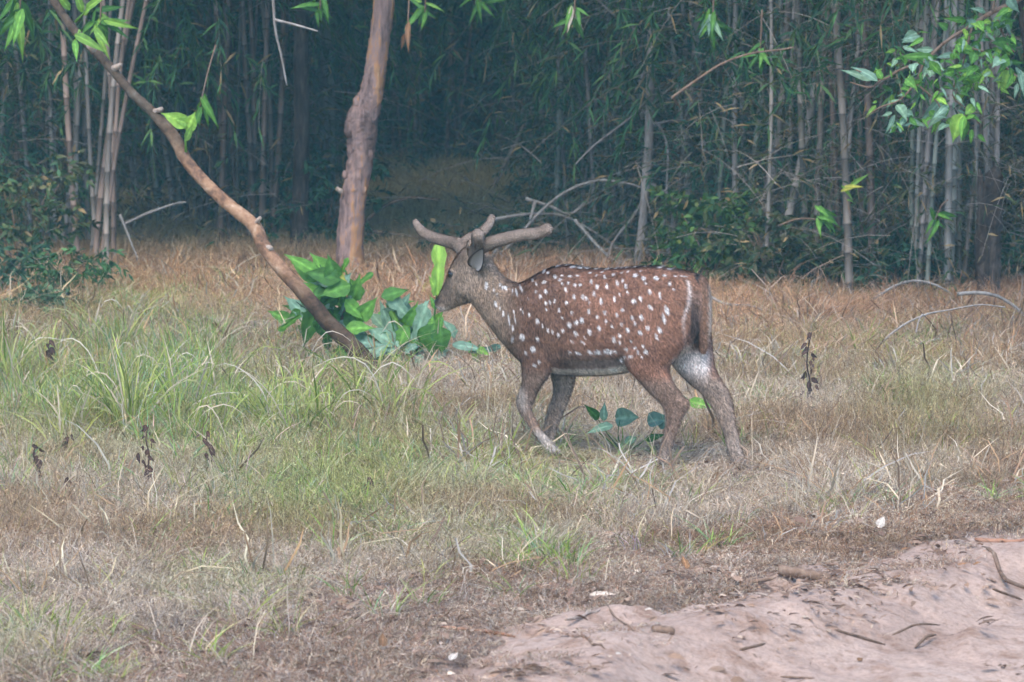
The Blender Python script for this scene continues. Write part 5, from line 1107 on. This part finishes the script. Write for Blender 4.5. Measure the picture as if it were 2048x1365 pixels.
    return C, S
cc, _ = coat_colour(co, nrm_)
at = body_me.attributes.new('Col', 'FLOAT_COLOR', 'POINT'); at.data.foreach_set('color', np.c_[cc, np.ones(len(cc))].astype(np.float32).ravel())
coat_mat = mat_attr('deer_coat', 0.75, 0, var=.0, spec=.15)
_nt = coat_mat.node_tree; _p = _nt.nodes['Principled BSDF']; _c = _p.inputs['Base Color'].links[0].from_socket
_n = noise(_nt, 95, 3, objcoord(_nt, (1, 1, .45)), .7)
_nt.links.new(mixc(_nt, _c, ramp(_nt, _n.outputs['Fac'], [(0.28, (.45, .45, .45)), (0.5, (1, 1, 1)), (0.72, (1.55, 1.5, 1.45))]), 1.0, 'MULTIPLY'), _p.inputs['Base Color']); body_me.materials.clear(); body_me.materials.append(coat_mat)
deer = empty('spotted_deer', DO, 'brown spotted deer stag with velvet antlers walking through dry grass', 'deer')
def as_part(name, me, mat, parent=deer):
    me.transform(Matrix.Translation(-Vector(DO))); return link(name, me, mat, parent)
def hairs(P, Nn, C, F, n, L, seed):
    """short hairs lying back along the body; three corners each"""
    g = np.random.default_rng(seed); T = P[F]; ar = np.linalg.norm(np.cross(T[:, 1] - T[:, 0], T[:, 2] - T[:, 0]), axis=1); k = g.choice(len(F), n, p=ar / ar.sum())
    b = g.dirichlet((1, 1, 1), n); q = (T[k] * b[..., None]).sum(1); nn = unit((Nn[F[k]] * b[..., None]).sum(1)); c = (C[F[k]] * b[..., None]).sum(1)
    lay = -HEADING * .8 + np.array([0, 0, -.75]); d = lay - nn * (nn @ lay)[:, None]; d = unit(unit(d) + nn * .38 + g.normal(0, .16, (n, 3))); sd = unit(np.cross(d, nn))
    ln = g.uniform(*L, (n, 1)); w = g.uniform(.0012, .0026, (n, 1)); v = np.stack([q - sd * w - nn * .001, q + sd * w - nn * .001, q + d * ln], 1).reshape(-1, 3)
    c = c * g.choice([.55, .8, 1.0, 1.25, 1.6], (n, 1)); return mesh_np('coat', v, np.arange(3 * n).reshape(-1, 3), np.repeat(c, 3, 0))
body_me.calc_loop_triangles(); tri = np.empty(len(body_me.loop_triangles) * 3, np.int32); body_me.loop_triangles.foreach_get('vertices', tri)
hair_me = hairs(co, nrm_, cc, tri.reshape(-1, 3), 150000, (.012, .024), 5)
body = as_part('body', body_me, coat_mat); o = as_part('coat', hair_me, coat_mat, body); o['kind'] = 'stuff'

# antlers in velvet
HP = lambda x, y, dpt=0.0, lat=0.0: plane_pt(x, y, lat, LEFT2, HO) + np.array([0, -dpt, 0])
r1 = MPP
antA = [capsule([HP(928, 505, 0, -.03), HP(918, 492, 0, -.04), HP(902, 485, .0, -.05), HP(872, 477, .0, -.05), HP(848, 466, .0, -.05), HP(834, 450, .0, -.05), HP(831, 444, .0, -.05)], np.array([15, 15, 13, 12, 10.5, 8, 6.5]) * r1),
        capsule([HP(918, 495, 0, -.04), HP(940, 478, -.02, -.05), HP(962, 466, -.05, -.06), HP(976, 453, -.08, -.06), HP(983, 438, -.10, -.06)], np.array([14, 12, 10, 9, 7.5]) * r1),
        capsule([HP(916, 488, .01, -.04), HP(916, 479, .01, -.04)], np.array([8, 5]) * r1)]
antB = [capsule([HP(950, 512, .0, .035), HP(955, 498, .02, .045), HP(975, 488, .03, .05), HP(1010, 477, .02, .05), HP(1045, 470, .0, .05), HP(1075, 467, -.02, .05), HP(1094, 459, -.03, .05)], np.array([16, 16, 14, 13, 12.5, 12.5, 12]) * r1),
        capsule([HP(955, 500, .02, .045), HP(957, 488, .05, .05), HP(957, 474, .10, .05), HP(956.5, 467, .13, .05)], np.array([15, 14, 14, 13.5]) * r1)]
velvet = mat_attr('antler_velvet', 0.9, 0, var=.25, scale=90, spec=.1)
for k, pp in enumerate((antA, antB)):
    me, c2, n2_ = remesh('antler', pp, .0035, 8)
    col = np.tile(np.array([0.21, 0.165, 0.135]), (len(c2), 1)) * (.85 + .5 * fbm(c2[:, 0] * 30, c2[:, 2] * 30, 3))[:, None]
    col = np.where(sm(.02, 0, c2[:, 2] - HP(950, 485)[2])[:, None] > .5, col * .75, col)
    a_ = me.attributes.new('Col', 'FLOAT_COLOR', 'POINT'); a_.data.foreach_set('color', np.c_[col, np.ones(len(col))].astype(np.float32).ravel())
    me.calc_loop_triangles(); tr_ = np.empty(len(me.loop_triangles) * 3, np.int32); me.loop_triangles.foreach_get('vertices', tr_)
    hm = hairs(c2, n2_, np.clip(col * 1.5, 0, .6), tr_.reshape(-1, 3), 16000, (.005, .010), 9 + k)
    me.materials.clear(); ao = as_part('antler', me, velvet); h_ = as_part('velvet', hm, velvet, ao); h_['kind'] = 'stuff'
# ears: cupped, dark rimmed
ear_mat = mat_attr('ear_skin', .8, .15, var=.2, scale=80)
def ear(s, base, tip, width, face, rim=(0.06, 0.045, 0.04), mid=(0.40, 0.37, 0.35)):
    ax = tip - base; L = np.linalg.norm(ax); ax = ax / L; fc = unit(face - ax * (face @ ax)); sd = np.cross(ax, fc); nu, nv = 13, 11; v = []; c = []
    for i in range(nu):
        u = i / (nu - 1); w = width * math.sin(math.pi * min(1, u ** .75 * .93 + .10)) ** .8
        for j in range(nv):
            q = -1 + 2 * j / (nv - 1); v.append(base + ax * L * u + sd * w * math.sin(q * 1.35) + fc * w * (1 - math.cos(q * 1.35)) * 1.1 - fc * .012 * math.sin(u * 3.1)); e_ = max(sm(.6, .9, abs(q)), .55 * sm(.12, .02, abs(abs(q) - .3))) if u < .9 else 1.0
            c.append(np.array(mid) * (1 - e_) + np.array(rim) * e_)
    i = (np.arange(nu - 1)[:, None] * nv + np.arange(nv - 1)[None]).ravel(); me = mesh_np('ear', v, np.stack([i, i + nv, i + nv + 1, i + 1], 1), c)
    o = as_part('ear', me, ear_mat); m = o.modifiers.new('t', 'SOLIDIFY'); m.thickness = .004; m.offset = 0
ear(1, plane_pt(950, 536, .060, LEFT2, HO), plane_pt(966, 496, .115, LEFT2, HO), .042, np.array([-.25, -1.0, .1]))
ear(-1, plane_pt(932, 515, -.05, LEFT2, HO), plane_pt(936, 494, -.12, LEFT2, HO), .028, np.array([-.6, .5, .2]))
# eyes
eye_mat, nt, nd, lk, p = new_mat('eye_dark')
lk.new(ramp(nt, noise(nt, 40, 2).outputs['Fac'], [(0.3, (0.008, 0.006, 0.006)), (0.7, (0.018, 0.012, 0.01))]), p.inputs['Base Color']); p.inputs['Roughness'].default_value = .08
for s in (1, -1):
    v, f, c = ball(plane_pt(902 if s > 0 else 907, 549, .052 * s, LEFT2, HO), (.021, .014, .019), LEFT2, 16); as_part('eye', mesh_np('eye', v, f), eye_mat)
# hooves: two toes each
hoof_mat = mat_bark('hoof_horn', [(0.3, (0.03, 0.025, 0.022)), (0.7, (0.09, 0.075, 0.065))], 40)
def hoof(px, py, lat, pitch=0.0):
    c = plane_pt(px, py, lat); c = c if pitch else np.array([c[0], c[1], max(c[2], gz(c[0], c[1]) + .012)]); pp = []
    for s in (-1, 1):
        o_ = c + LEFT * .011 * s; fw = HEADING * math.cos(pitch) + np.array([0, 0, -math.sin(pitch)]); up = np.array([0, 0, 1]) * math.cos(pitch) + HEADING * math.sin(pitch)
        prof = [(-.022, -.016, .020), (.0, -.018, .030), (.02, -.018, .020), (.042, -.018, -.008)]
        rows = []
        for (a_, lo, hi) in prof:
            for (l_, z_) in ((-.009, lo), (.009, lo), (.007, hi), (-.007, hi)): rows.append(o_ + fw * a_ + up * z_ + LEFT * l_)
        f = [(k * 4 + i, k * 4 + (i + 1) % 4, k * 4 + 4 + (i + 1) % 4, k * 4 + 4 + i) for k in range(3) for i in range(4)] + [(3, 2, 1, 0), (12, 13, 14, 15)]
        pp.append((np.array(rows), np.array(f), np.ones(3)))
    v, f, cl = join_np(pp); as_part('hoof', mesh_np('hoof', v, f, smooth=False), hoof_mat)
hoof(1478, 948, -.085); hoof(1320, 932, .095); hoof(1090, 924, -.075); hoof(1114, 912, .085, 1.0)
for nm, r in (('near_hind', near_hind), ('far_hind', far_hind), ('near_front', near_front), ('far_front', far_front)):
    q = plane_pt(r[-1][1][0], r[-1][1][1], r[-1][3]); print('FOOT', nm, q, 'ground', gz(q[0], q[1]))

# ------------------------------------------------------------------ damp evening air
hz = bpy.data.materials.new('damp_air'); hz.use_nodes = True; nt = hz.node_tree
for n_ in list(nt.nodes):
    if n_.type == 'BSDF_PRINCIPLED': nt.nodes.remove(n_)
pv = nt.nodes.new('ShaderNodeVolumePrincipled'); pv.inputs['Color'].default_value = (0.36, 0.84, 1.0, 1); pv.inputs['Density'].default_value = 0.0023; pv.inputs['Anisotropy'].default_value = 0.0
nt.links.new(pv.outputs[0], nt.nodes['Material Output'].inputs['Volume'])
x0, x1, y0, y1, z0, z1 = -45, 45, -8, 75, -1.2, 13.5
v = [(x, y, z) for z in (z0, z1) for y in (y0, y1) for x in (x0, x1)]
tag(link('haze', mesh_np('haze', v, [(0, 2, 3, 1), (4, 5, 7, 6), (0, 1, 5, 4), (2, 6, 7, 3), (0, 4, 6, 2), (1, 3, 7, 5)], smooth=False), hz), 'thin bluish haze hanging between the bamboo', 'haze', kind='stuff')
